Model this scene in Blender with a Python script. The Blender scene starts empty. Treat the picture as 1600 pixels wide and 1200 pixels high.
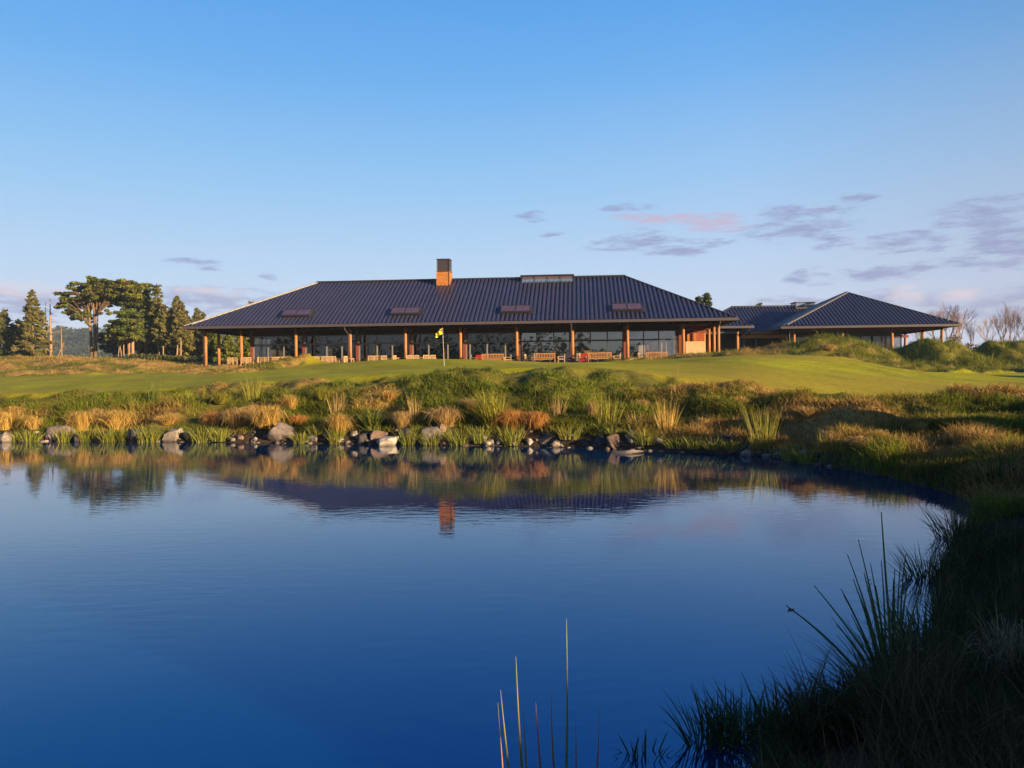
import bpy, bmesh, math, random
import numpy as np
from mathutils import Matrix, Vector

rng = np.random.default_rng(7)
random.seed(7)
scene = bpy.context.scene
COL = scene.collection
rad = math.radians

# ------------------------------------------------------------------ camera
CAMZ, PITCH, ROLL, FPX = 2.0, 0.010, 0.010, 1200.0
F = Vector((0, math.cos(PITCH), -math.sin(PITCH)))
U0 = Vector((0, math.sin(PITCH), math.cos(PITCH)))
R = Vector((1, 0, 0)) * math.cos(ROLL) - U0 * math.sin(ROLL)
U = Vector((1, 0, 0)) * math.sin(ROLL) + U0 * math.cos(ROLL)
cd = bpy.data.cameras.new("camera")
cam = bpy.data.objects.new("camera", cd)
COL.objects.link(cam)
cd.sensor_width = 36.0
cd.lens = 36.0 * FPX / 1600.0
cd.clip_start = 0.05
cd.clip_end = 6000
m = Matrix((R, U, -F)).transposed().to_4x4()
m.translation = (0, 0, CAMZ)
cam.matrix_world = m
scene.camera = cam


def ray(x, y):
    return R * ((x - 800) / FPX) + U * ((600 - y) / FPX) + F


def at(x, y, Y):
    """surveyed point: the sight line through photo pixel (x, y) at depth Y"""
    d = ray(x, y)
    return Vector((0, 0, CAMZ)) + d * (Y / d.y)


def bear(x):
    d = ray(x, 588)
    return d.x / d.y


# ------------------------------------------------------------------ noise
def _hash(ix, iy, seed):
    n = (ix.astype(np.int64) * 374761393 + iy.astype(np.int64) * 668265263 + seed * 1442695041) & 0xFFFFFFFF
    n = ((n ^ (n >> 13)) * 1274126177) & 0xFFFFFFFF
    n = (n ^ (n >> 16)) & 0xFFFFFFFF
    return n / 4294967295.0


def vnoise(x, y, seed=0):
    ix, iy = np.floor(x), np.floor(y)
    fx, fy = x - ix, y - iy
    fx, fy = fx * fx * (3 - 2 * fx), fy * fy * (3 - 2 * fy)
    a, b = _hash(ix, iy, seed), _hash(ix + 1, iy, seed)
    c, d = _hash(ix, iy + 1, seed), _hash(ix + 1, iy + 1, seed)
    return (a * (1 - fx) + b * fx) * (1 - fy) + (c * (1 - fx) + d * fx) * fy


def fbm(x, y, seed=0, o=3):
    s, a, t = 0, 1.0, 0
    for k in range(o):
        s = s + a * vnoise(x * 2 ** k, y * 2 ** k, seed + k * 17)
        t += a
        a *= 0.5
    return s / t


def sstep(a, b, x):
    t = np.clip((x - a) / (b - a), 0, 1)
    return t * t * (3 - 2 * t)


# ------------------------------------------------------------------ mesh building
def mesh_np(name, V, faces, mat=None, smooth=False, col=None, parent=None, matidx=None):
    """V (n,3); faces: (m,3) or (m,4) int array, or list of such"""
    V = np.asarray(V, np.float32)
    if not isinstance(faces, list):
        faces = [faces]
    me = bpy.data.meshes.new(name)
    me.vertices.add(len(V))
    me.vertices.foreach_set("co", V.ravel())
    loops = np.concatenate([f.ravel() for f in faces]).astype(np.int32)
    counts = np.concatenate([np.full(len(f), f.shape[1]) for f in faces]).astype(np.int32)
    starts = np.concatenate([[0], np.cumsum(counts)[:-1]]).astype(np.int32)
    me.loops.add(len(loops))
    me.loops.foreach_set("vertex_index", loops)
    me.polygons.add(len(counts))
    me.polygons.foreach_set("loop_start", starts)
    me.polygons.foreach_set("loop_total", counts)
    if smooth:
        me.polygons.foreach_set("use_smooth", np.ones(len(counts), bool))
    me.update(calc_edges=True)
    if col is not None:
        a = me.color_attributes.new("col", 'FLOAT_COLOR', 'POINT')
        c = np.ones((len(V), 4), np.float32)
        c[:, :3] = col
        a.data.foreach_set("color", c.ravel())
    ob = bpy.data.objects.new(name, me)
    COL.objects.link(ob)
    if mat:
        me.materials.append(mat)
    if parent:
        ob.parent = parent
    return ob


class MB:
    """collects boxes, tubes and polygons for ONE mesh object"""

    def __init__(s):
        s.v, s.f = [], []

    def box(s, x0, x1, y0, y1, z0, z1):
        n = len(s.v)
        s.v += [(x0, y0, z0), (x1, y0, z0), (x1, y1, z0), (x0, y1, z0), (x0, y0, z1), (x1, y0, z1), (x1, y1, z1), (x0, y1, z1)]
        s.f += [tuple(n + i for i in q) for q in ((0, 3, 2, 1), (4, 5, 6, 7), (0, 1, 5, 4), (1, 2, 6, 5), (2, 3, 7, 6), (3, 0, 4, 7))]
        return s

    def hexa(s, pts):
        n = len(s.v)
        s.v += [tuple(p) for p in pts]
        s.f += [tuple(n + i for i in q) for q in ((0, 3, 2, 1), (4, 5, 6, 7), (0, 1, 5, 4), (1, 2, 6, 5), (2, 3, 7, 6), (3, 0, 4, 7))]
        return s

    def beam(s, a, b, w, h):
        a, b = Vector(a), Vector(b)
        d = (b - a).normalized()
        up = Vector((0, 0, 1)) if abs(d.z) < 0.95 else Vector((0, 1, 0))
        sx = d.cross(up).normalized() * (w / 2)
        sy = sx.cross(d).normalized() * (h / 2)
        return s.hexa([a - sx - sy, a + sx - sy, a + sx + sy, a - sx + sy, b - sx - sy, b + sx - sy, b + sx + sy, b - sx + sy])

    def tube(s, pts, radii, n=8, cap=True):
        pts = [Vector(p) for p in pts]
        rings = []
        ref = None
        for i, p in enumerate(pts):
            d = (pts[min(i + 1, len(pts) - 1)] - pts[max(i - 1, 0)]).normalized()
            if ref is None:
                ref = Vector((1, 0, 0)) if abs(d.x) < 0.9 else Vector((0, 1, 0))
            a = (ref - d * ref.dot(d)).normalized()
            b = d.cross(a)
            ref = a
            k = len(s.v)
            for j in range(n):
                t = 2 * math.pi * j / n
                s.v.append(tuple(p + (a * math.cos(t) + b * math.sin(t)) * radii[i]))
            rings.append(k)
        for i in range(len(rings) - 1):
            for j in range(n):
                s.f.append((rings[i] + j, rings[i] + (j + 1) % n, rings[i + 1] + (j + 1) % n, rings[i + 1] + j))
        if cap:
            s.f.append(tuple(rings[0] + j for j in range(n - 1, -1, -1)))
            s.f.append(tuple(rings[-1] + j for j in range(n)))
        return s

    def quad(s, *p):
        n = len(s.v)
        s.v += [tuple(q) for q in p]
        s.f.append(tuple(range(n, n + len(p))))
        return s

    def build(s, name, mat, parent=None, smooth=False, bevel=0):
        me = bpy.data.meshes.new(name)
        me.from_pydata(s.v, [], s.f)
        me.update()
        if smooth:
            me.polygons.foreach_set("use_smooth", np.ones(len(me.polygons), bool))
        me.materials.append(mat)
        ob = bpy.data.objects.new(name, me)
        COL.objects.link(ob)
        if parent:
            ob.parent = parent
        if bevel:
            b = ob.modifiers.new("bevel", 'BEVEL')
            b.width = bevel
            b.segments = 2
        return ob


def tag(o, label=None, cat=None, group=None, kind=None):
    if label:
        o["label"] = label
    if cat:
        o["category"] = cat
    if group:
        o["group"] = group
    if kind:
        o["kind"] = kind
    return o


def empty(name, loc, rz=0.0):
    o = bpy.data.objects.new(name, None)
    o.empty_display_size = 0.2
    COL.objects.link(o)
    o.location = loc
    o.rotation_euler = (0, 0, rz)
    return o


def copy_tree(o, loc=None, rz=None, parent=None):
    c = o.copy()
    COL.objects.link(c)
    c.parent = parent
    if loc is not None:
        c.location = loc
    if rz is not None:
        c.rotation_euler = (0, 0, rz)
    for ch in list(o.children):
        copy_tree(ch, parent=c)
    return c


# ------------------------------------------------------------------ materials
def new_mat(name):
    mt = bpy.data.materials.new(name)
    mt.use_nodes = True
    nt = mt.node_tree
    return mt, nt, nt.nodes, nt.links, nt.nodes["Principled BSDF"]


def set_spec(b, v):
    b.inputs["Specular IOR Level"].default_value = v


def simple(name, col, rough=0.6, var=0.25, scale=4.0, spec=0.3, metal=0.0, stretch=(1, 1, 1), bump=0.0, bscale=30.0):
    mt, nt, N, L, b = new_mat(name)
    tc = N.new("ShaderNodeTexCoord")
    mp = N.new("ShaderNodeMapping")
    mp.inputs["Scale"].default_value = stretch
    L.new(tc.outputs["Object"], mp.inputs["Vector"])
    nz = N.new("ShaderNodeTexNoise")
    nz.inputs["Scale"].default_value = scale
    nz.inputs["Detail"].default_value = 6
    L.new(mp.outputs["Vector"], nz.inputs["Vector"])
    rp = N.new("ShaderNodeValToRGB")
    lo = [max(0, c * (1 - var)) for c in col] + [1]
    hi = [min(1, c * (1 + var)) for c in col] + [1]
    rp.color_ramp.elements[0].position = 0.3
    rp.color_ramp.elements[1].position = 0.7
    rp.color_ramp.elements[0].color = lo
    rp.color_ramp.elements[1].color = hi
    L.new(nz.outputs["Fac"], rp.inputs["Fac"])
    L.new(rp.outputs["Color"], b.inputs["Base Color"])
    b.inputs["Roughness"].default_value = rough
    b.inputs["Metallic"].default_value = metal
    set_spec(b, spec)
    if bump:
        n2 = N.new("ShaderNodeTexNoise")
        n2.inputs["Scale"].default_value = bscale
        n2.inputs["Detail"].default_value = 8
        L.new(mp.outputs["Vector"], n2.inputs["Vector"])
        bp = N.new("ShaderNodeBump")
        bp.inputs["Strength"].default_value = bump
        bp.inputs["Distance"].default_value = 0.05
        L.new(n2.outputs["Fac"], bp.inputs["Height"])
        L.new(bp.outputs["Normal"], b.inputs["Normal"])
    return mt


def attr_mat(name, rough=0.65, transl=0.3, spec=0.2, nscale=0.0, nvar=0.3):
    """base colour from the 'col' attribute (a plant's own colour), with translucency"""
    mt, nt, N, L, b = new_mat(name)
    at_ = N.new("ShaderNodeAttribute")
    at_.attribute_name = "col"
    src = at_.outputs["Color"]
    if nscale:
        tc = N.new("ShaderNodeTexCoord")
        nz = N.new("ShaderNodeTexNoise")
        nz.inputs["Scale"].default_value = nscale
        nz.inputs["Detail"].default_value = 8
        nz.inputs["Roughness"].default_value = 0.65
        L.new(tc.outputs["Object"], nz.inputs["Vector"])
        mr = N.new("ShaderNodeMapRange")
        mr.inputs["From Min"].default_value = 0.3
        mr.inputs["From Max"].default_value = 0.7
        mr.inputs["To Min"].default_value = 1 - nvar
        mr.inputs["To Max"].default_value = 1 + nvar
        L.new(nz.outputs["Fac"], mr.inputs["Value"])
        mx = N.new("ShaderNodeMix")
        mx.data_type = 'RGBA'
        mx.blend_type = 'MULTIPLY'
        mx.inputs[0].default_value = 1.0
        L.new(src, mx.inputs[6])
        L.new(mr.outputs["Result"], mx.inputs[7])
        src = mx.outputs[2]
    L.new(src, b.inputs["Base Color"])
    b.inputs["Roughness"].default_value = rough
    set_spec(b, spec)
    if transl:
        t = N.new("ShaderNodeBsdfTranslucent")
        L.new(src, t.inputs["Color"])
        mix = N.new("ShaderNodeMixShader")
        mix.inputs[0].default_value = transl
        L.new(b.outputs["BSDF"], mix.inputs[1])
        L.new(t.outputs["BSDF"], mix.inputs[2])
        L.new(mix.outputs["Shader"], N["Material Output"].inputs["Surface"])
    return mt


def glass_mat(name, tint, refl=1.5, extra=0.0):
    mt, nt, N, L, b = new_mat(name)
    tr = N.new("ShaderNodeBsdfTransparent")
    tr.inputs["Color"].default_value = (*tint, 1)
    gl = N.new("ShaderNodeBsdfGlossy")
    gl.inputs["Roughness"].default_value = 0.015
    fr = N.new("ShaderNodeFresnel")
    ge = N.new("ShaderNodeNewGeometry")          # a thin pane reflects alike from both sides
    mi = N.new("ShaderNodeMapRange")
    mi.inputs["To Min"].default_value = refl
    mi.inputs["To Max"].default_value = 1 / refl
    L.new(ge.outputs["Backfacing"], mi.inputs["Value"])
    L.new(mi.outputs["Result"], fr.inputs["IOR"])
    ad = N.new("ShaderNodeMath")
    ad.operation = 'ADD'
    ad.inputs[1].default_value = extra
    L.new(fr.outputs["Fac"], ad.inputs[0])
    tc = N.new("ShaderNodeTexCoord")
    nz = N.new("ShaderNodeTexNoise")
    nz.inputs["Scale"].default_value = 0.8
    L.new(tc.outputs["Object"], nz.inputs["Vector"])
    bp = N.new("ShaderNodeBump")
    bp.inputs["Strength"].default_value = 0.06
    bp.inputs["Distance"].default_value = 0.02
    L.new(nz.outputs["Fac"], bp.inputs["Height"])
    L.new(bp.outputs["Normal"], gl.inputs["Normal"])
    mix = N.new("ShaderNodeMixShader")
    L.new(ad.outputs[0], mix.inputs[0])
    L.new(tr.outputs[0], mix.inputs[1])
    L.new(gl.outputs[0], mix.inputs[2])
    L.new(mix.outputs[0], N["Material Output"].inputs["Surface"])
    N.remove(b)
    return mt


M = dict(
    roof=simple("roof_metal", (0.027, 0.028, 0.060), 0.42, 0.12, 0.6, 0.5),
    fascia=simple("fascia_metal", (0.055, 0.046, 0.058), 0.5, 0.1, 1.0, 0.4),
    flash=simple("flashing_metal", (0.17, 0.17, 0.19), 0.5, 0.1, 2.0, 0.5),  # light grey carries the glint along the hips
    cap=simple("ridge_metal", (0.022, 0.022, 0.030), 0.45, 0.1, 1.0, 0.5),
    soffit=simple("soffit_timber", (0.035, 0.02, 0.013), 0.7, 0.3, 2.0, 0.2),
    pole=simple("cedar_pole", (0.30, 0.135, 0.05), 0.6, 0.3, 3.0, 0.2, stretch=(6, 6, 0.5)),
    redpost=simple("stained_post", (0.16, 0.045, 0.03), 0.6, 0.25, 3.0, 0.2, stretch=(6, 6, 0.5)),
    cedar=simple("cedar_board", (0.33, 0.135, 0.04), 0.6, 0.3, 2.0, 0.2, stretch=(1, 1, 8)),
    alu=simple("window_metal", (0.17, 0.165, 0.16), 0.45, 0.1, 3.0, 0.4),
    darkalu=simple("dark_metal", (0.04, 0.04, 0.045), 0.45, 0.1, 3.0, 0.4),
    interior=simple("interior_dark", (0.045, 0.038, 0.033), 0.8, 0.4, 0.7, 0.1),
    floor=simple("deck_stone", (0.16, 0.14, 0.12), 0.7, 0.2, 2.0, 0.2),
    cream=simple("cream_plaster", (0.42, 0.33, 0.20), 0.85, 0.06, 2.0, 0.1),
    white=simple("white_paint", (0.78, 0.76, 0.72), 0.6, 0.04, 2.0, 0.2),
    ochre=simple("ochre_panel", (0.55, 0.30, 0.05), 0.6, 0.15, 2.0, 0.2),
    brick=simple("red_timber_wall", (0.26, 0.07, 0.03), 0.7, 0.3, 3.0, 0.1, stretch=(1, 1, 6)),
    stone=simple("stone_wall", (0.10, 0.09, 0.085), 0.85, 0.5, 2.5, 0.1, bump=0.5, bscale=8),
    teak=simple("teak", (0.30, 0.155, 0.065), 0.6, 0.22, 5.0, 0.2),
    teakpale=simple("teak_pale", (0.37, 0.245, 0.135), 0.6, 0.2, 5.0, 0.2),
    cushion=simple("red_cushion", (0.25, 0.02, 0.02), 0.85, 0.15, 8.0, 0.1),
    navy=simple("navy_cushion", (0.03, 0.03, 0.07), 0.85, 0.15, 8.0, 0.1),
    glass=glass_mat("window_glass", (0.40, 0.39, 0.36), 1.55, 0.05),
    skyglass=glass_mat("lantern_glass", (0.82, 0.88, 0.92), 1.5, 0.6),
    mirror=glass_mat("high_reflection_glass", (0.66, 0.64, 0.58), 1.55, 0.24),  # window glass with its reflection raised for the brighter bays
    skypane=simple("skylight_glass", (0.08, 0.045, 0.055), 0.12, 0.2, 0.8, 0.9),  # pinkish sky reflection put into the base colour
    flagpole=simple("flag_pole_paint", (0.5, 0.5, 0.49), 0.5, 0.03, 3.0, 0.3),
    bark=simple("bark", (0.13, 0.09, 0.06), 0.9, 0.45, 1.2, 0.1, stretch=(3, 3, 0.4), bump=0.6, bscale=4),
    barkpale=simple("pale_bark", (0.25, 0.17, 0.11), 0.9, 0.3, 1.2, 0.1, stretch=(3, 3, 0.4)),
    twig=simple("twig_bark", (0.27, 0.17, 0.12), 0.9, 0.25, 0.8, 0.1),
    grass=attr_mat("rough_grass", 0.7, 0.35, 0.12),
    reed=attr_mat("reed_leaf", 0.5, 0.3, 0.3),
    leaf=attr_mat("tree_leaf", 0.65, 0.25, 0.15),
)
# ------------------------------------------------------------------ terrain
POND = np.array([(-70, 33), (-45, 29.5), (-30, 27.3), (-17.2, 25.8), (-12.6, 25.1), (-10.3, 24.6), (-7, 23.8), (-3.8, 22.9), (-1.9, 22.4), (0, 22.0),
                 (1.8, 21.3), (3.4, 20.4), (4.9, 19.6), (6.2, 18.6), (6.8, 16.4), (7.2, 14.5), (7.2, 12.4), (6.95, 11.0), (5.4, 9.3),
                 (4.15, 7.5), (3.15, 5.7), (2.55, 4.8), (2.0, 4.35), (1.4, 4.05), (1.2, 3.7), (1.0, 3.2), (-.5, 2.9), (-8, 2.6), (-30, 2.2), (-50, 3), (-75, 15)], float)


def pond_sd(X, Y):
    """signed distance to the shore, positive on land"""
    d = np.full(X.shape, 1e9)
    inside = np.zeros(X.shape, bool)
    n = len(POND)
    for i in range(n):
        a, b = POND[i], POND[(i + 1) % n]
        e = b - a
        t = np.clip(((X - a[0]) * e[0] + (Y - a[1]) * e[1]) / (e @ e), 0, 1)
        d = np.minimum(d, np.hypot(X - a[0] - t * e[0], Y - a[1] - t * e[1]))
        c = (a[1] > Y) != (b[1] > Y)
        xi = a[0] + (Y - a[1]) / (e[1] if e[1] else 1e-9) * e[0]
        inside ^= c & (X < xi)
    return np.where(inside, -d, d)


PROF = {
    -1.3: [(10, .8), (26, .9), (31, 1.4), (60, 2.6), (90, 4.6), (300, 4.6)],
    -.70: [(24, .1), (27, .35), (28.5, .75), (30, 1.2), (31, 1.5), (46, 2.0), (57, 2.35), (68, 3.4), (82, 4.7), (100, 4.7), (300, 4.6)],
    -.50: [(24, .1), (26, .35), (28, .9), (29.5, 1.35), (30.6, 1.64), (46, 2.1), (59, 2.5), (70, 3.6), (80, 4.4), (100, 4.5), (300, 4.6)],
    -.40: [(23, .1), (25.4, .35), (27.5, .95), (29.2, 1.45), (30.4, 1.77), (46, 2.15), (52, 2.35), (62, 2.8), (72, 3.12), (78, 3.15), (90, 3.9), (140, 4.6), (300, 4.6)],
    -.27: [(22, .1), (24.6, .35), (26.4, 1.0), (28.2, 1.55), (29.4, 1.96), (45, 2.35), (55, 2.75), (66, 2.95), (72, 3.0), (90, 3.0), (140, 4)],
    -.18: [(21.5, .1), (23.7, .4), (25.4, 1.1), (27, 1.62), (28.5, 2.07), (45, 2.6), (53, 3.22), (58, 3.34), (67, 3.0), (72, 3.0), (90, 3.0), (140, 3.7)],
    -.083: [(21, .1), (23.2, .45), (24.6, 1.2), (26.0, 1.8), (27.3, 2.22), (45, 2.75), (52, 3.24), (59, 3.36), (67, 3.0), (72, 3.0), (90, 3.0), (140, 3.5)],
    .10: [(20, .1), (22.0, .45), (24.3, 1.3), (26.0, 1.9), (27.4, 2.34), (45, 2.65), (58, 2.9), (67, 3.0), (72, 3.0), (90, 3.0), (140, 3.5)],
    .208: [(18, .1), (21, .4), (24, 1.15), (26, 1.62), (27.2, 1.98), (38, 2.25), (45, 2.55), (55, 3.0), (62, 3.5), (65, 3.6), (70, 3.1), (140, 3.6)],
    .30: [(17, .1), (20, .4), (23, 1.0), (25, 1.38), (26.4, 1.70), (38, 2.4), (46, 2.95), (53, 3.3), (60, 3.7), (66, 3.9), (75, 3.6), (140, 4)],
    .433: [(15, .1), (17, .25), (20, .6), (23.3, 1.0), (25, 1.2), (35, 1.75), (45, 2.65), (52, 3.25), (60, 3.75), (70, 3.8), (140, 4)],
    .533: [(12, .1), (14.4, .25), (18, .45), (21, .75), (24, 1.06), (32, 1.35), (40, 1.75), (46, 2.02), (54, 2.2), (60, 2.8), (68, 3.4), (80, 3.7), (140, 4)],
    .63: [(8, .15), (11, .3), (14, .4), (18, .65), (22, .95), (26, 1.2), (32, 1.32), (40, 1.55), (48, 1.9), (55, 2.2), (64, 3.1), (72, 3.7), (140, 4)],
    .78: [(3, .3), (8, .35), (14, .5), (20, 1.0), (26, 1.3), (32, 1.4), (40, 1.6), (48, 1.95), (55, 2.3), (64, 3.1), (72, 3.7), (140, 4)],
    1.3: [(3, .4), (8, .5), (14, .8), (30, 1.6), (60, 3), (140, 4)],
}
_T = np.arange(-1.3, 1.301, 0.01)
_Y = np.arange(0, 320, 0.25)
_keys = sorted(PROF)
_rows = np.array([np.interp(_Y, [p[0] for p in PROF[k]], [p[1] for p in PROF[k]]) for k in _keys])
_tab = np.array([[0.0]])
_tab = np.stack([np.interp(_T, _keys, _rows[:, j]) for j in range(len(_Y))], 1)


def _blur(a, s, ax):
    r = int(3 * s) + 1
    k = np.exp(-0.5 * (np.arange(-r, r + 1) / s) ** 2)
    k /= k.sum()
    p = [(0, 0), (0, 0)]
    p[ax] = (r, r)
    b = np.pad(a, p, mode='edge')
    return np.apply_along_axis(lambda v: np.convolve(v, k, 'valid'), ax, b)


_soft = _blur(_blur(_tab, 2.2, 1), 3.0, 0)

# mounds: (photo x, depth Y, height above the base, radius across, radius along)
MOUNDS = [
    (483, 58.5, 0.42, .9, 1.6), (476, 59.0, 0.26, 2.6, 3.0), (462, 58, .30, 1.2, 1.6), (440, 56.2, .36, 1.2, 1.5), (415, 54.2, .30, 1.2, 1.4), (390, 52.4, .26, 1.1, 1.3), (366, 51, .18, 1.0, 1.2),
    (1318, 60.0, 0.78, 3.9, 3.2), (1262, 60.0, 0.35, 3.0, 3.0), (1365, 61, .35, 2.2, 2.5),
    (1446, 61.0, 0.82, 1.2, 2.8), (1470, 61.0, 0.72, 1.6, 2.8), (1502, 61.5, .85, 1.5, 2.6), (1402, 58.0, -.65, 1.4, 3.0), (1420, 63, .45, 3.0, 2.0), (1540, 60.0, -.25, 1.1, 2.4), (1530, 64, .5, 3.0, 2.0), (1480, 56, .25, 3, 1.5), (1562, 63.0, 1.05, 1.2, 2.4), (1590, 66.0, 1.2, 2.2, 3),
    (1522, 22.3, 0.40, 1.25, 1.5), (1590, 21.5, 0.18, 1.6, 1.5), (1445, 21.0, .30, 1.2, 1.3), (1085, 24.0, .34, .9, 1.1), (1165, 25.2, .30, .9, 1.0), (1245, 21.6, .36, 1.0, 1.2), (1335, 20.0, .34, 1.0, 1.1), (1130, 22.0, .28, .8, 1.0),
    (1300, 21.5, 0.12, 1.5, 1.2), (1200, 23.5, 0.22, 1.3, 1.2),
]
_MW = [(bear(px) * Y, Y, h, rx, ry) for px, Y, h, rx, ry in MOUNDS]
_MW += [(13.9, 14.9, 2.0, 1.7, 1.5), (16.2, 18.2, .8, 1.9, 1.9), (20.5, 22.5, .5, 2.4, 2.4)]      # unseen mounds added beyond the frame to cast shadow on the right bank
_MW += [(47.0, 57.0, 1.3, 3.5, 3.0), (37.0, 48.0, 1.8, 2.5, 2.0), (34.0, 40.0, 1.6, 2.5, 1.8)]  # more unseen mounds out of frame, added as shadow casters
SUN = Vector((0.82, -0.572))
SUN_EL = 11.0


def prof(X, Y):
    t = np.clip(X / np.maximum(Y, 0.5), -1.299, 1.289)
    yy = np.clip(Y, 0, 318)
    fi = (t + 1.3) / 0.01
    fj = yy / 0.25
    i, j = np.clip(fi.astype(int), 0, len(_T) - 2), np.clip(fj.astype(int), 0, len(_Y) - 2)
    a, b = fi - i, fj - j
    S = _soft
    return S[i, j] * (1 - a) * (1 - b) + S[i + 1, j] * a * (1 - b) + S[i, j + 1] * (1 - a) * b + S[i + 1, j + 1] * a * b


LIP = [(-1.3, 31), (-.667, 31), (-.5, 30.7), (-.4, 30.5), (-.27, 29.5), (-.083, 27.8), (.1, 27.8), (.208, 27.3), (.3, 26.5), (.433, 25), (.533, 24.2), (.6, 25.2), (.7, 26), (1.3, 30)]
TOP = [(-1.3, 55), (-.667, 57), (-.5, 59), (-.44, 57), (-.4, 50), (-.375, 50.2), (-.335, 51), (-.3, 53.2), (-.278, 56), (-.262, 58.6), (-.25, 66), (-.083, 67.5), (.1, 67), (.15, 64), (.2, 57), (.3, 53.5),
       (.37, 51.5), (.433, 50), (.47, 46.5), (.533, 44.5), (.6, 47), (.7, 50), (1.3, 55)]


def green_mask(X, Y, soft=0.35):
    t = X / np.maximum(Y, 0.5)
    w = 0.5 * (vnoise(X * 0.9, Y * 0.9, 5) - 0.5)
    lo = np.interp(t, [a for a, _ in LIP], [b for _, b in LIP]) + w
    hi = np.interp(t, [a for a, _ in TOP], [b for _, b in TOP]) + w * 2
    g = sstep(-soft, soft, Y - lo) * sstep(-soft, soft, hi - Y)
    # second mown strip behind, on the left
    g2 = sstep(-.6, .6, Y - 61 - w) * sstep(-.6, .6, 64.5 - Y + w) * sstep(-.53, -.48, t) * sstep(-.36, -.39, t)
    g3 = sstep(66, 67, Y) * sstep(-.40, -.38, t) * sstep(.13, .11, t) * sstep(90, 88, Y)
    return np.where(Y > 5, np.maximum(np.maximum(g, g2), g3), 0)


def ground_z(X, Y, fine=True):
    X, Y = np.asarray(X, float), np.asarray(Y, float)
    r = np.hypot(X, Y)
    z = prof(X, Y)
    near = 0.32 + 0.12 * vnoise(X * .6, Y * .6, 3)
    z = np.where(Y < 6, near + (z - near) * sstep(3, 6, Y), z)
    for mx, my, h, rx, ry in _MW:
        q = ((X - mx) / rx) ** 2 + ((Y - my) / ry) ** 2
        z = z + h * np.exp(-q ** 1.25)
    g = green_mask(X, Y)
    fade = sstep(140, 60, r)
    rough = 0.62 * (fbm(X * .75, Y * .75, 11, 3) - .5) + .7 * (fbm(X * .33, Y * .33, 14, 3) - .5) * sstep(40, 50, Y) + (0.12 * (vnoise(X * 2.6, Y * 2.6, 12) - .5) if fine else 0)
    rough = rough * np.where((Y < 14) & (X < 9), .45, 1)
    smooth_ = 0.16 * (vnoise(X * .13, Y * .2, 13) - .5) * sstep(20, 40, r)
    z = z + rough * (1 - g) * fade + smooth_ * g
    # unseen bank added behind the camera, its crest shaped to shade the foreground
    s = X * SUN.x + Y * SUN.y
    q = -X * SUN.y + Y * SUN.x
    crest = np.interp(q, [-12, 3.15, 3.5, 12, 14, 15.5, 18, 20, 22, 26, 40], [2.7, 2.85, 4.4, 3.9, 3.4, 2.9, 2.9, 3.1, 3.0, 2.8, 2.7])
    shade_berm = (crest - .1 + 0.25 * (fbm(X * .5, Y * .5, 21, 3) - .5)) * sstep(4.5, 11.5, s)
    z = np.maximum(z, np.where(r < 150, shade_berm, z))
    # far country
    t = X / np.maximum(Y, 1)
    hill = 46 * sstep(620, 1050, r) * sstep(-.15, -.4, t) * (Y > 0)
    z = z + hill * (0.75 + 0.5 * fbm(X * .004, Y * .004, 31, 3))
    # clubhouse terrace is level
    u, v = to_local(X, Y)
    inside = sstep(-1.5, .3, u) * sstep(LEN + 1.5, LEN - .3, u) * sstep(-1.6, -.2, v) * sstep(26, 24, v)
    z = z + (2.98 - z) * inside
    sd = pond_sd(X, Y)
    bankslope = np.where(Y > 12, 1.0, .32)
    z = np.where(sd > 0, np.minimum(z, 0.03 + sd * bankslope + .03 * rough), np.maximum(-1.2, sd * .5 - .02))
    return z


# clubhouse frame: origin at the front left corner of the eaves
TH = rad(-5.0)
BO = (-31.0, 72.71)
LEN, WID = 51.2, 19.0
CU, SU = math.cos(TH), math.sin(TH)


def to_local(X, Y):
    dx, dy = X - BO[0], Y - BO[1]
    return dx * CU + dy * SU, -dx * SU + dy * CU


def to_world(u, v):
    return BO[0] + u * CU - v * SU, BO[1] + u * SU + v * CU


def gz(x, y):
    return float(ground_z(np.array([x]), np.array([y]))[0])


def drop(x, y, Y=None):
    """point of the ground seen at photo pixel (x, y); or at depth Y on that bearing"""
    if Y is not None:
        X = bear(x) * Y
        return Vector((X, Y, gz(X, Y)))
    d = ray(x, y)
    Ys = np.concatenate([np.arange(3, 40, .04), np.arange(40, 150, .2)])
    X, Z = d.x / d.y * Ys, CAMZ + d.z / d.y * Ys
    g = np.maximum(ground_z(X, Ys), 0)
    k = np.argmax(g >= Z)
    if not (g >= Z).any():
        k = len(Ys) - 1
    return Vector((X[k], Ys[k], g[k]))


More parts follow.
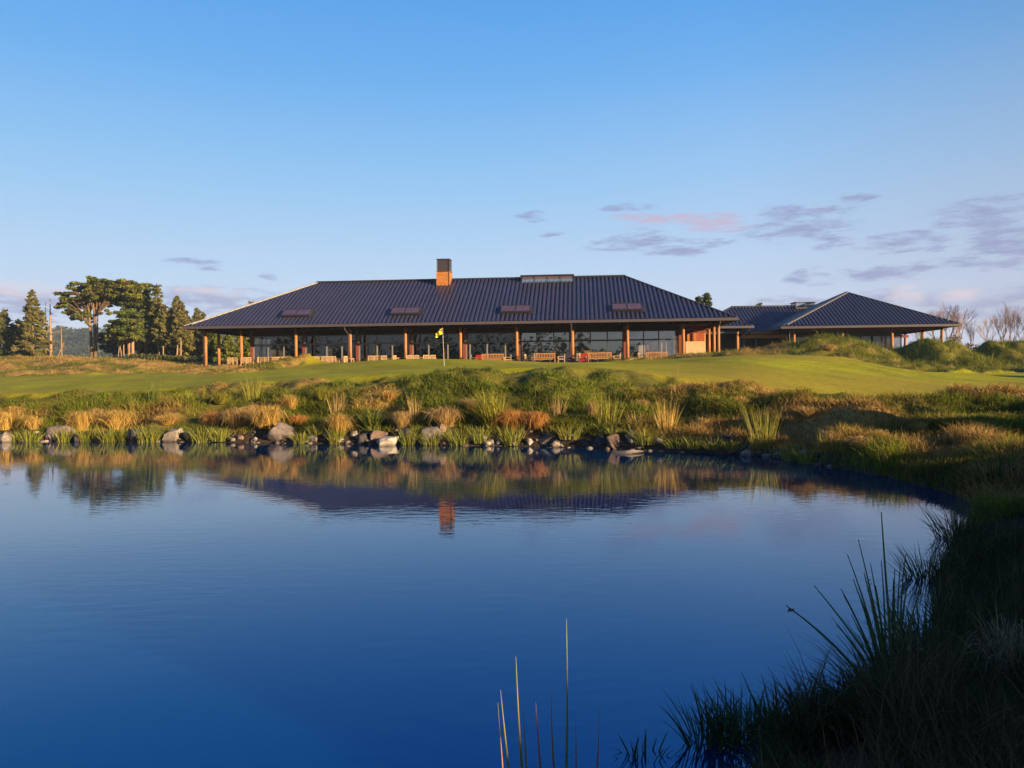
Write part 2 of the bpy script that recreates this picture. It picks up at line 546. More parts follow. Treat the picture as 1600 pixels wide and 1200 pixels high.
def ground_colour(X, Y):
    g = green_mask(X, Y)[:, None]
    t = X / np.maximum(Y, .5)
    n = fbm(X * .5, Y * .5, 41, 4)
    n2 = fbm(X * 1.7, Y * 1.7, 42, 3)
    mown = np.array([0.235, 0.245, 0.004])
    mown = mown * (0.95 + .55 * (fbm(X * .35, Y * .12, 43, 3) - .5)[:, None] + .45 * (n2 - .5)[:, None])
    stripe = np.sin((X * .94 + Y * .34) * 1.9 + 1.2 * n)      # mower passes, alternately laid
    mown = mown * (1 + .07 * np.clip(stripe * 2.5, -1, 1))[:, None]
    dry = sstep(.42, .62, fbm(X * .11 + 3, Y * .22, 44, 3))[:, None] * .55
    mown = mown * (1 - dry) + np.array([0.27, 0.205, 0.018]) * dry
    lo = np.interp(t, [a for a, _ in LIP], [b for _, b in LIP])
    fringe = (sstep(3.2, 2.2, Y - lo) * sstep(30, 33, Y))[:, None] * .6
    mown = mown * (1 - fringe) + np.array([0.29, 0.25, 0.03]) * fringe
    w = straw_weight(X, Y)[:, None]
    wild = np.array([0.10, 0.10, 0.018]) * (1 - w) + np.array([0.27, 0.18, 0.06]) * w
    wild = wild * (.7 + .6 * n2)[:, None]
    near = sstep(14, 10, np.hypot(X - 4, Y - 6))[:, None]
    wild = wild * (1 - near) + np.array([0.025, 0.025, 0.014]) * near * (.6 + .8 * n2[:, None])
    sd = pond_sd(X, Y)
    soil = (sstep(1.1, .4, sd + .5 * (n - .5)))[:, None]
    wild = wild * (1 - soil) + np.array([0.045, 0.034, 0.024]) * soil
    u, v = to_local(X, Y)
    c = wild * (1 - g) + mown * g
    far = sstep(250, 450, np.hypot(X, Y))[:, None]
    return c * (1 - far) + np.array([.05, .06, .03]) * far


def straw_weight(X, Y):
    """how dry the rough grass is, 0 green .. 1 straw"""
    t = X / np.maximum(Y, .5)
    n = fbm(X * .45, Y * .45, 51, 3)
    base = np.interp(t, [-.7, -.5, -.35, -.22, -.1, .1, .18, .26, .4, .55, .7], [.30, .34, .32, .26, .18, .21, .36, .52, .52, .48, .45])
    back = np.interp(t, [-.7, -.42, -.3, -.25, .1, .2, .3, .45, .6], [.55, .59, .5, .25, .4, .55, .42, .28, .26])
    sh = np.interp(t, [-.7, -.3, 0, .17, .33, .43], [26, 24.6, 22, 20.4, 18.6, 16])
    base = base + .10 * sstep(4.2, 1.2, Y - sh) * (Y > 14)
    base = np.where(Y > 45, back, base)
    return sstep(.28, .72, base + 1.15 * (n - .5))


def build_ground():
    rs = np.concatenate([np.geomspace(.4, 17, 90), np.geomspace(17.1, 90, 330), np.geomspace(92, 1500, 60)])
    ph = np.concatenate([np.arange(-180, -44, 2.0), np.arange(-44, 44, .14), np.arange(44, 180, 2.0)])
    ph = np.radians(ph)
    A, Rr = np.meshgrid(ph, rs)
    X, Y = (Rr * np.sin(A)).ravel(), (Rr * np.cos(A)).ravel()
    Z = ground_z(X, Y)
    C = ground_colour(X, Y)
    nr, na = len(rs), len(ph)
    i, j = np.meshgrid(np.arange(nr - 1), np.arange(na), indexing='ij')
    i, j = i.ravel(), j.ravel()
    jn = (j + 1) % na
    quads = np.stack([i * na + j, i * na + jn, (i + 1) * na + jn, (i + 1) * na + j], 1)[:, ::-1]
    V = np.stack([X, Y, Z], 1)
    V = np.concatenate([V, [[0, 0, gz(0, 0.01)]]])
    C = np.concatenate([C, C[:1]])
    fan = np.stack([np.full(na, len(V) - 1), (np.arange(na) + 1) % na, np.arange(na)], 1)
    mt, nt, N, L, b = new_mat("turf")
    at_ = N.new("ShaderNodeAttribute")
    at_.attribute_name = "col"
    tc = N.new("ShaderNodeTexCoord")
    n1 = N.new("ShaderNodeTexNoise")
    n1.inputs["Scale"].default_value = 5.0
    n1.inputs["Detail"].default_value = 8
    n1.inputs["Roughness"].default_value = .7
    L.new(tc.outputs["Object"], n1.inputs["Vector"])
    mr = N.new("ShaderNodeMapRange")
    mr.inputs["From Min"].default_value = .3
    mr.inputs["From Max"].default_value = .7
    mr.inputs["To Min"].default_value = .62
    mr.inputs["To Max"].default_value = 1.38
    L.new(n1.outputs["Fac"], mr.inputs["Value"])
    mx = N.new("ShaderNodeMix")
    mx.data_type = 'RGBA'
    mx.blend_type = 'MULTIPLY'
    mx.inputs[0].default_value = 1
    L.new(at_.outputs["Color"], mx.inputs[6])
    L.new(mr.outputs["Result"], mx.inputs[7])
    L.new(mx.outputs[2], b.inputs["Base Color"])
    b.inputs["Roughness"].default_value = .85
    set_spec(b, .1)
    n2 = N.new("ShaderNodeTexNoise")
    n2.inputs["Scale"].default_value = 14
    n2.inputs["Detail"].default_value = 6
    L.new(tc.outputs["Object"], n2.inputs["Vector"])
    bp = N.new("ShaderNodeBump")
    bp.inputs["Strength"].default_value = .5
    bp.inputs["Distance"].default_value = .03
    L.new(n2.outputs["Fac"], bp.inputs["Height"])
    L.new(bp.outputs["Normal"], b.inputs["Normal"])
    o = mesh_np("ground", V, [quads, fan], mt, smooth=True, col=C)
    tag(o, kind='structure')


build_ground()


# ------------------------------------------------------------------ water
def build_water():
    mt, nt, N, L, b = new_mat("pond_water")
    N.remove(b)
    body = N.new("ShaderNodeBsdfDiffuse")
    body.inputs["Color"].default_value = (0.0003, 0.020, 0.072, 1)
    gl = N.new("ShaderNodeBsdfGlossy")
    tint = N.new("ShaderNodeValToRGB")
    tint.color_ramp.elements[0].position = .2
    tint.color_ramp.elements[0].color = (.14, .49, .93, 1)
    tint.color_ramp.elements[1].position = .46
    tint.color_ramp.elements[1].color = (.95, .97, 1, 1)
    L.new(tint.outputs[0], gl.inputs["Color"])
    gl.inputs["Roughness"].default_value = .015
    fr = N.new("ShaderNodeFresnel")
    fr.inputs["IOR"].default_value = 2.35
    mixs = N.new("ShaderNodeMixShader")
    L.new(fr.outputs[0], tint.inputs[0])
    L.new(fr.outputs[0], mixs.inputs[0])
    L.new(body.outputs[0], mixs.inputs[1])
    L.new(gl.outputs[0], mixs.inputs[2])
    L.new(mixs.outputs[0], N["Material Output"].inputs["Surface"])
    tc = N.new("ShaderNodeTexCoord")

    def nz(scale, sx, sy, det):
        mp = N.new("ShaderNodeMapping")
        mp.inputs["Scale"].default_value = (sx, sy, 1)
        L.new(tc.outputs["Object"], mp.inputs["Vector"])
        n = N.new("ShaderNodeTexNoise")
        n.inputs["Scale"].default_value = scale
        n.inputs["Detail"].default_value = det
        L.new(mp.outputs["Vector"], n.inputs["Vector"])
        return n.outputs["Fac"]
    fine = nz(5.5, .55, 1.3, 3)
    wide = nz(.35, 1, 1, 2)
    # ripples come in patches moved by the breeze
    patch = N.new("ShaderNodeMapRange")
    patch.inputs["From Min"].default_value = .40
    patch.inputs["From Max"].default_value = .62
    patch.inputs["To Min"].default_value = .35
    patch.inputs["To Max"].default_value = 1.0
    L.new(wide, patch.inputs["Value"])
    mul = N.new("ShaderNodeMath")
    mul.operation = 'MULTIPLY'
    L.new(fine, mul.inputs[0])
    L.new(patch.outputs["Result"], mul.inputs[1])
    bp = N.new("ShaderNodeBump")
    bp.inputs["Strength"].default_value = .2
    bp.inputs["Distance"].default_value = .012
    L.new(mul.outputs[0], bp.inputs["Height"])
    L.new(bp.outputs["Normal"], gl.inputs["Normal"])
    L.new(bp.outputs["Normal"], fr.inputs["Normal"])
    V = [(-78, 1.6, 0), (9, 1.6, 0), (9, 36, 0), (-78, 36, 0)]
    o = mesh_np("water", V, np.array([[0, 1, 2, 3]]), mt)
    tag(o, kind='structure')


build_water()
# ------------------------------------------------------------------ clubhouse
FLOOR = 3.13            # terrace height over the water
EAVE = 6.77             # underside of the gutter board
FASC = 0.23
Z0 = EAVE + FASC        # top of the gutter board


def rib_slope(mb, P0, du, dv, length, e0, e1, hw, rise, pitch=0.41, hrib=0.085):
    """one trapezoidal sheet slope: P0 eave start, du along the eave, dv horizontal up-slope; e0/e1 = eave distance of the ridge ends"""
    P0, du, dv = Vector(P0), Vector(du), Vector(dv)
    nrm = (Vector((0, 0, 1)) * hw - dv * rise).normalized()
    prof_ = []
    k = 0
    while k * pitch < length:
        b = k * pitch
        prof_ += [(b, 0), (b + .19, 0), (b + .215, 1), (b + .385, 1)]
        k += 1
    prof_.append((length, 0))

    def vmax(s):
        if s < e0:
            return hw * s / e0
        if s > length - e1:
            return hw * (length - s) / e1
        return hw
    prof_ = [p for p in prof_ if p[0] <= length]
    px_, ph_ = [p[0] for p in prof_], [p[1] for p in prof_]
    pts = sorted(prof_ + [(q, float(np.interp(q, px_, ph_))) for q in (e0, length - e1)])
    for (a, ha), (b, hb) in zip(pts, pts[1:]):
        if b - a < 1e-4:
            continue
        va, vb = vmax(a), vmax(b)
        lo_a, lo_b = P0 + du * a + nrm * ha * hrib, P0 + du * b + nrm * hb * hrib
        hi_a = lo_a + dv * va + Vector((0, 0, rise * va / hw))
        hi_b = lo_b + dv * vb + Vector((0, 0, rise * vb / hw))
        if va < 1e-4:
            mb.quad(lo_a, lo_b, hi_b)
        elif vb < 1e-4:
            mb.quad(lo_a, lo_b, hi_a)
        else:
            mb.quad(lo_a, lo_b, hi_b, hi_a)


def hip_roof(parent, L, W, r0, r1, rise, zf=EAVE, x0=0., y0=0., flash=False):
    """hip roof over a rectangle; ridge from r0 to L-r1 along the middle"""
    z = zf + FASC
    hw = W / 2
    mb = MB()
    X = Vector
    rib_slope(mb, (x0, y0, z), (1, 0, 0), (0, 1, 0), L, r0, r1, hw, rise)
    rib_slope(mb, (x0 + L, y0 + W, z), (-1, 0, 0), (0, -1, 0), L, r1, r0, hw, rise)
    rib_slope(mb, (x0, y0 + W, z), (0, -1, 0), (1, 0, 0), W, hw, hw, r0, rise)
    rib_slope(mb, (x0 + L, y0, z), (0, 1, 0), (-1, 0, 0), W, hw, hw, r1, rise)
    roof = mb.build("roof", M["roof"], parent)
    c = MB()
    A, B = X((x0 + r0, y0 + hw, z + rise + .1)), X((x0 + L - r1, y0 + hw, z + rise + .1))
    if (A - B).length > .1:
        c.beam(A, B, .34, .12)
    up = X((0, 0, .085))
    cs = [(X((x0, y0, z)), A), (X((x0 + L, y0, z)), B), (X((x0, y0 + W, z)), A), (X((x0 + L, y0 + W, z)), B)]
    for a, b in cs:
        c.beam(a + up, b + X((0, 0, -.03)), .26, .05)
    c.build("ridge_cap", M["cap"], roof)
    if flash:
        f = MB()
        a, b = cs[0]
        d = X((.30, -.02, -.05))
        d = X((.34, 0.0, .0))
        f.beam(a + up + d + (b - a) * .03, b + d - (b - a) * .02, .08, .06)
        f.build("hip_flashing", M["flash"], roof)  # flashing strip, its glint painted as a paler metal
    g = MB()
    t = .14
    g.box(x0 - t, x0 + L + t, y0 - t, y0, zf, z + .02)
    g.box(x0 - t, x0 + L + t, y0 + W, y0 + W + t, zf, z + .02)
    g.box(x0 - t, x0, y0 + .001, y0 + W - .001, zf, z + .02)
    g.box(x0 + L, x0 + L + t, y0 + .001, y0 + W - .001, zf, z + .02)
    g.build("gutter_board", M["fascia"], roof)
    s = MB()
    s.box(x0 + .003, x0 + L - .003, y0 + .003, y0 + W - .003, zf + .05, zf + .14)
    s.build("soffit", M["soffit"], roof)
    return roof


def club():
    root = empty("clubhouse", (BO[0], BO[1], 0), TH)
    tag(root, "long low clubhouse with dark ribbed hip roof, chimney and timber-post verandah above the green", "clubhouse")
    HW, RISE = WID / 2, 5.08
    roof = hip_roof(root, LEN, WID, 9.7, 9.2, RISE, flash=True)

    # helper: local u where the sight line through photo column px meets the plane v
    def u_at(px, v):
        b = bear(px)
        # P = BO + u*(CU,SU) + v*(-SU,CU); X = b*Y
        x0, y0 = BO[0] - v * SU, BO[1] + v * CU
        return (b * y0 - x0) / (CU - b * SU)

    # terrace
    f = MB()
    f.box(.6, LEN - .6, -.55, 22, FLOOR - .6, FLOOR)
    f.build("terrace", M["floor"], root)

    # round timber columns along the front, then down both open sides
    vc = 1.6
    fr = [u_at(p, vc) for p in (322, 377.5, 463, 548, 634, 720, 808, 895, 981, 1068, 1123)]
    pos = [(u, vc) for u in fr]
    pos += [(fr[-1] + .1, vc + d) for d in (2.9, 5.7, 8.6)]
    pos += [(fr[0] + .0, vc + d) for d in (2.7,)]
    for i, (u, v) in enumerate(pos):
        mb = MB()
        mb.tube([(u, v, FLOOR - .05), (u, v, EAVE - .02)], [.15, .138], 14)
        mb.build("column", M["pole"], root, smooth=True)
    # eave beam carried by the columns
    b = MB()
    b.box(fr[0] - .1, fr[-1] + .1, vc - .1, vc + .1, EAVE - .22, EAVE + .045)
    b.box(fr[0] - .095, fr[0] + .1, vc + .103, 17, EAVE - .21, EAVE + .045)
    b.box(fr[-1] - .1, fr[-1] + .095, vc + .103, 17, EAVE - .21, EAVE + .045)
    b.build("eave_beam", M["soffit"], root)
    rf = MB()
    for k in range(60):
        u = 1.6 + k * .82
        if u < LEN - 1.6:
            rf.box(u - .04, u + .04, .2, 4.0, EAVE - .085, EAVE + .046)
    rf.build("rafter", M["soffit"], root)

    # glazed front wall
    vw = 4.1
    posts = [u_at(p, vw) for p in (394.5, 476, 559.5, 643, 726.5, 810, 893.5, 977, 1063)]
    ztr, zcl = FLOOR + 2.22, FLOOR + 3.02
    for i, u in enumerate(posts):
        mb = MB()
        mb.box(u - .14, u + .14, vw - .16, vw + .16, FLOOR, EAVE + .04)
        mb.build("wall_post", M["redpost"], root)
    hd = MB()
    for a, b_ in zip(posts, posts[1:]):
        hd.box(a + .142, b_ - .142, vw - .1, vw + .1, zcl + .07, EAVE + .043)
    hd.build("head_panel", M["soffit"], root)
    styles = [((.30, .62), 'open'), ((.18, .42, .72), 'a'), ((.18, .36, .66), 'a'), ((.16, .32, .70), 'a'), ((.08, .42, .78), 'a'),
              ((.345, .68), 'b'), ((.345, .68), 'b'), ((.33, .62), 'b')]
    for i, (a, b_) in enumerate(zip(posts, posts[1:])):
        a, b_ = a + .142, b_ - .142
        w = b_ - a
        cuts, st = styles[i]
        t = .05 if st != 'a' else .065
        fm = MB()
        fm.box(a, b_, vw - .05, vw + .05, FLOOR + .003, FLOOR + .1)
        fm.box(a, b_, vw - .05, vw + .05, ztr - .07, ztr + .07)
        fm.box(a, b_, vw - .05, vw + .05, zcl, zcl + .067)
        if st == 'a':
            fm.box(a + .105, b_ - .105, vw - .04, vw + .04, FLOOR + .42, FLOOR + .47)
        for k, c in enumerate([0] + list(cuts) + [1]):
            x = a + c * w
            x0, x1 = max(a, x - t), min(b_, x + t)
            if c in (0, 1):
                x0, x1 = (a, a + .1) if c == 0 else (b_ - .1, b_)
            fm.box(x0, x1, vw - .047, vw + .047, FLOOR + .102, ztr - .072)
            if c in (0, 1) or st == 'b' or k % 2 == 0:
                fm.box(x0, x1, vw - .047, vw + .047, ztr + .072, zcl - .002)
        fr_ = fm.build("window", M["alu"] if st != 'b' else M["darkalu"], root)
        g = MB()
        edges = [0] + list(cuts) + [1]
        for c0, c1 in zip(edges, edges[1:]):
            j = random.uniform(-.012, .012)
            x0, x1 = a + c0 * w + .02, a + c1 * w - .02
            g.quad((x0, vw + j, FLOOR + .05), (x1, vw - j, FLOOR + .05), (x1, vw - j * .3, ztr), (x0, vw + j, ztr))
            g.quad((x0, vw + j, ztr), (x1, vw - j, ztr), (x1, vw - j, zcl + .03), (x0, vw + j * .2, zcl + .03))
        g.build("pane", M["glass"] if st != "b" else M["mirror"], fr_)
    # wall lamps beside the posts
    for i, px in enumerate((477, 561, 644.5, 728, 811.5, 895)):
        u = u_at(px, vw - .26)
        l = MB()
        l.tube([(u, vw - .27, FLOOR + 2.42), (u, vw - .27, FLOOR + 2.95)], [.1, .1], 10)
        l.box(u - .03, u + .03, vw - .18, vw - .162, FLOOR + 2.55, FLOOR + 2.8)
        lo = l.build("wall_lamp", M["alu"], root, smooth=False)
        s = MB()
        s.tube([(u, vw - .27, FLOOR + 2.24), (u, vw - .27, FLOOR + 2.418)], [.12, .12], 10)
        s.build("lamp_shade", M["white"], lo)

    # the left end is glazed too, so the trees behind show through the corner
    le = posts[0]
    fm = MB()
    v1 = 11.0
    fm.box(le - .05, le + .05, vw + .163, v1, FLOOR + .003, FLOOR + .1)
    fm.box(le - .05, le + .05, vw + .163, v1, ztr - .06, ztr + .06)
    fm.box(le - .05, le + .05, vw + .163, v1, zcl, EAVE + .04)
    for k in range(5):
        v = vw + .163 + .1 + k * (v1 - vw - .37) / 4
        fm.box(le - .045, le + .045, v - .06, v + .06, FLOOR + .102, ztr - .062)
        fm.box(le - .045, le + .045, v - .06, v + .06, ztr + .062, zcl - .002)
    w_ = fm.build("window", M["alu"], root)
    g = MB()
    g.quad((le, v1, FLOOR + .05), (le, vw + .2, FLOOR + .05), (le, vw + .2, zcl), (le, v1, zcl))
    g.build("pane", M["glass"], w_)
    # rooms behind the glass
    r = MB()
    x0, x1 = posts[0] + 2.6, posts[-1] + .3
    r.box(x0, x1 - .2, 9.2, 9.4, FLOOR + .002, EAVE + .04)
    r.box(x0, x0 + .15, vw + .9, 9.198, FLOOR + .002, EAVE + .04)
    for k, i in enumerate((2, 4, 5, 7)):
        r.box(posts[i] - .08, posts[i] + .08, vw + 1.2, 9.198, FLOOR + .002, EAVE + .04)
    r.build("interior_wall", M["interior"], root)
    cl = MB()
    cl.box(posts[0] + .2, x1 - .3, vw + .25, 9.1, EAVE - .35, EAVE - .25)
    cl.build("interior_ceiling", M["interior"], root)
    # half-drawn curtains in the left bays
    for (p0, p1) in ((424, 446), (510, 520), (584, 590)):
        a, b_ = u_at(p0, vw + .5), u_at(p1, vw + .5)
        c = MB()
        n = 26
        for k in range(n):
            xa, xb = a + (b_ - a) * k / n, a + (b_ - a) * (k + 1) / n
            c.quad((xa, vw + .5 + .05 * (k % 2), FLOOR + .05), (xb, vw + .5 + .05 * ((k + 1) % 2), FLOOR + .05),
                   (xb, vw + .5 + .05 * ((k + 1) % 2), zcl - .1), (xa, vw + .5 + .05 * (k % 2), zcl - .1))
        c.build("curtain", M["curtain"], root)
    # white, cream, ochre and timber panels set just inside the glass
    def panel(name, px0, px1, z0, z1, v, mat):
        q = MB()
        q.box(u_at(px0, v), u_at(px1, v), v, v + .12, z0, z1)
        return q.build(name, mat, root)
    vi = 4.55
    panel("interior_panel", 998, 1008.5, FLOOR + .1, FLOOR + 1.72, vi, M["white"])
    panel("interior_panel", 1012, 1021, FLOOR + .5, FLOOR + 1.75, vi, M["ochre"])
    panel("interior_panel", 1026, 1035, FLOOR + .3, FLOOR + 1.95, vi, M["white"])
    panel("interior_panel", 1041, 1048.5, FLOOR + .3, FLOOR + 2.08, vi, M["white"])
    panel("interior_panel", 901, 910, FLOOR + .3, FLOOR + 1.05, vi, M["white"])
    panel("interior_panel", 911.5, 923, FLOOR + .35, FLOOR + 1.3, vi, M["ochre"])
    panel("interior_panel", 692.5, 696, FLOOR + .05, FLOOR + 1.7, vi, M["cedar"])
    panel("interior_panel", 876, 891, FLOOR + .3, FLOOR + .85, vi, M["cream"])
    # stone-clad end of the front wall
    s = MB()
    s.box(u_at(1050, vw + .9), u_at(1061.5, vw + .9), vw + .55, vw + 1.0, FLOOR + .003, EAVE + .04)
    s.build("stone_wall", M["stone"], root)
    # right end: cream half wall with the red wall of the entrance court behind
    ve = 7.2
    c = MB()
    a, b_ = u_at(1071.5, ve), u_at(1102, ve)
    c.box(a, b_, ve, ve + .25, FLOOR - .2, FLOOR + 2.13)
    c.build("half_wall", M["cream"], root)
    r = MB()
    v2 = 9.0
    a2, b2 = u_at(1070, v2), u_at(1101, v2)
    r.box(a2, u_at(1076.5, v2), v2, v2 + .2, FLOOR, EAVE + .04)
    r.box(u_at(1080.5, v2), b2, v2, v2 + .2, FLOOR, EAVE + .04)
    r.build("court_wall", M["brick"], root)
    w = MB()
    w.box(u_at(1077, v2 + .3), u_at(1080, v2 + .3), v2 + .25, v2 + .35, FLOOR + .5, FLOOR + 2.9)
    w.build("court_door", M["white"], root)
    for px in (1066.5, 1075.5, 1086):
        q = MB()
        v = 6.6 if px < 1070 else 8.7
        u = u_at(px, v)
        q.box(u - .13, u + .13, v - .13, v + .13, FLOOR, EAVE - .2)
        q.build("wall_post", M["cedar"], root)
    q = MB()
    q.box(posts[-1] + .3, fr[-1] - .25, 6.2, 6.35, EAVE - .75, EAVE - .55)
    q.box(posts[-1] + .3, fr[-1] - .25, 4.6, 4.75, EAVE - .5, EAVE - .3)
    q.build("tie_beam", M["redpost"], root)

    # chimney
    def on_roof(px, v):
        return u_at(px, v), v, Z0 + RISE * v / HW
    u, v, z = on_roof(696, HW - .75)
    hx = .66
    c = MB()
    n = 8
    for k in range(n):       # shiplap boards
        za, zb = z - .5 + k * .2, z - .5 + (k + 1) * .2
        c.box(u - hx + (.012 if k % 2 else 0), u + hx - (.012 if k % 2 else 0), v - hx + (.012 if k % 2 else 0), v + hx - (.012 if k % 2 else 0), za, zb - .004)
    for sx in (-1, 1):
        for sy in (-1, 1):
            c.box(u + sx * hx - .05, u + sx * hx + .05, v + sy * hx - .05, v + sy * hx + .05, z - .5, z + 1.15)
    ch = c.build("chimney", M["cedar"], root)
    c = MB()
    c.box(u - hx - .05, u + hx + .05, v - hx - .05, v + hx + .05, z + 1.155, z + 1.21)
    for k in range(12):
        za = z + 1.25 + k * .09
        c.box(u - hx + .06, u + hx - .06, v - hx + .06, v + hx - .06, za, za + .05)
    for sx in (-1, 1):
        for sy in (-1, 1):
            c.box(u + sx * hx - .06 * (sx > 0), u + sx * hx + .06 * (sx < 0), v + sy * hx - .06 * (sy > 0), v + sy * hx + .06 * (sy < 0), z + 1.212, z + 2.36)
    c.box(u - hx - .04, u + hx + .04, v - hx - .04, v + hx + .04, z + 2.36, z + 2.43)
    c.box(u - hx + .12, u + hx - .12, v - hx + .12, v + hx - .12, z + 1.212, z + 2.35)
    c.build("chimney_cowl", M["fascia"], ch)

    # roof lights on the front slope
    sl = math.atan2(RISE, HW)
    dz = RISE / HW
    for px, py in ((466.5, 488), (636, 485.5), (807.5, 483), (981, 480)):
        v = 2.0
        u, v, z = on_roof(px, v)
        Mx = Matrix.Translation((u, v, z)) @ Matrix.Rotation(sl, 4, 'X')
        hx, hy = 1.33, .62
        fm = MB()
        fm.box(-hx, hx, -hy, hy, -.05, .30)
        fm.box(-hx - .07, hx + .07, -hy - .09, -hy, .2, .36)
        fm.box(-hx - .07, hx + .07, hy, hy + .09, .2, .36)
        fm.box(-hx - .07, -hx, -hy, hy, .2, .357)
        fm.box(hx, hx + .07, -hy, hy, .2, .357)
        fm.box(-.04, .04, -hy, hy, .3, .35)
        fm.box(-hx - .42, -hx - .075, -hy - .15, hy + .1, .02, .105)
        fm.box(hx + .075, hx + .42, -hy - .15, hy + .1, .02, .105)
        o = fm.build("skylight", M["cap"], root)
        o.matrix_local = Mx
        p = MB()
        p.quad((-hx, -hy, .325), (-.04, -hy, .325), (-.04, hy, .325), (-hx, hy, .325))
        p.quad((.04, -hy, .325), (hx, -hy, .325), (hx, hy, .325), (.04, hy, .325))
        p.build("pane", M["skypane"], o)

    # glazed ridge lantern
    u0, u1 = u_at(816.5, HW - .9), u_at(896.5, HW - .9)
    zr = Z0 + RISE
    va, vb = HW - 1.0, HW + 1.0
    zb, zt = zr - .62, zr + .12
    fm = MB()
    fm.box(u0, u1, va - .05, va + .05, zr - 1.1, zb - .001)
    fm.box(u0, u1, vb - .05, vb + .05, zr - 1.1, zb - .001)
    fm.box(u0 - .12, u1 + .12, va - .2, vb + .2, zt, zt + .09)
    for k in range(5):
        x = u0 + (u1 - u0) * k / 4
        for vv in (va, vb):
            fm.box(max(u0, x - .05), min(u1, x + .05), vv - .04, vv + .04, zb, zt - .001)
    for vv in (va, vb):
        fm.box(u0 + .052, u1 - .052, vv - .03, vv + .03, zb, zb + .06)
    ln = fm.build("roof_lantern", M["cap"], root)
    p = MB()
    zm = zb + .40
    p.quad((u0, va, zb), (u1, va, zb), (u1, va, zm), (u0, va, zm))
    p.quad((u1, vb, zb), (u0, vb, zb), (u0, vb, zm), (u1, vb, zm))
    p.build("pane", M["skyglass"], ln)
    p = MB()
    p.quad((u0, va, zm), (u1, va, zm), (u1, va, zt), (u0, va, zt))
    p.quad((u1, vb, zm), (u0, vb, zm), (u0, vb, zt), (u1, vb, zt))
    p.build("pane", M["skypane"], ln)  # upper glass: pinkish tone painted into the pane colour
    q = MB()
    q.box(u0 + .06, u1 - .06, va + .06, vb - .06, zt - .06, zt - .01)
    q.build("lantern_ceiling", M["cream"], ln)

    # rainwater pipes
    for u, m_ in ((fr[0], 'cap'), (fr[3], 'fascia'), (fr[7], 'fascia'), (fr[-1], 'fascia')):
        d = MB()
        d.tube([(u - .1, .05, EAVE + .02), (u - .1, .12, EAVE - .2), (u - .12, vc - .26, EAVE - .62), (u - .12, vc - .26, FLOOR)], [.055] * 4, 8)
        d.build("downpipe", M[m_], root, smooth=True)
    return root


M["curtain"] = simple("curtain_cloth", (0.30, 0.28, 0.25), .9, .1, 3.0, .1)
CLUB = club()


# ------------------------------------------------------------------ the pavilion on the right
def pavilion():
    x0, y0 = 28.8, 81.8
    root = empty("pavilion", (x0, y0, 0), TH)
    tag(root, "square pavilion under a dark ribbed pyramid roof behind the grassy mounds", "pavilion")
    L, W, rise = 18.1, 18.1, 4.43
    hip_roof(root, L, W, 9.7, 8.4, rise, flash=True)
    fl = 3.3
    f = MB()
    f.box(.5, L - .5, .3, W - .3, fl - .5, fl)
    f.build("terrace", M["floor"], root)

    def u_at(px, v):
        b = bear(px)
        a, c = x0 - v * SU, y0 + v * CU
        return (b * c - a) / (CU - b * SU)
    us = [u_at(p, 1.4) for p in (1241, 1316.5, 1394, 1472)]
    pos = [(u, 1.4) for u in us] + [(us[-1], 1.4 + d) for d in (4.6, 9.2, 13.8)]
    pos += [(us[2] + .6, 14.5), (us[2] + 2.2, 16)]
    for u, v in pos:
        c = MB()
        c.tube([(u, v, fl - .05), (u, v, EAVE - .02)], [.16, .15], 14)
        c.build("column", M["pole"], root, smooth=True)
    b = MB()
    b.box(us[0] - .1, us[-1] + .1, 1.3, 1.5, EAVE - .25, EAVE + .045)
    b.box(us[-1] - .1, us[-1] + .1, 1.503, 16.5, EAVE - .245, EAVE + .045)
    b.box(us[2] + .35, us[-1] - .103, 9.4, 9.6, EAVE - .7, EAVE - .4)
    b.build("eave_beam", M["redpost"], root)
    # body: glazed front between dark posts
    vw = 4.2
    ua, ub = us[0] + .3, u_at(1409, vw)
    w = MB()
    w.box(ua, ub, vw + 5, vw + 5.2, fl, EAVE + .04)
    w.box(ua, ua + .2, vw + .2, vw + 4.998, fl, EAVE + .04)
    w.build("wall", M["interior"], root)
    fm = MB()
    cuts = [u_at(p, vw) for p in (1283, 1305, 1332, 1345, 1378, 1384)]
    fm.box(ua, ub, vw - .06, vw + .06, EAVE - .75, EAVE + .043)
    fm.box(ua, ub, vw - .06, vw + .06, fl, fl + .5)
    for c in [ua + .07] + cuts + [ub - .07]:
        fm.box(c - .07, c + .07, vw - .055, vw + .055, fl + .502, EAVE - .752)
    wn = fm.build("window", M["darkalu"], root)
    p = MB()
    p.quad((ua, vw, fl + .5), (ub, vw, fl + .5), (ub, vw, EAVE - .75), (ua, vw, EAVE - .75))
    p.build("pane", M["glass"], wn)
    q = MB()
    q.box(u_at(1356, vw + 1), u_at(1372, vw + 1), vw + 1, vw + 1.1, fl + .1, fl + 1.5)
    q.build("interior_panel", M["white"], root)
    d = MB()
    d.tube([(.9, .1, EAVE), (1.0, .9, EAVE - .5), (1.05, 1.1, fl)], [.05] * 3, 8)
    d.build("downpipe", M["fascia"], root)
    return root


pavilion()


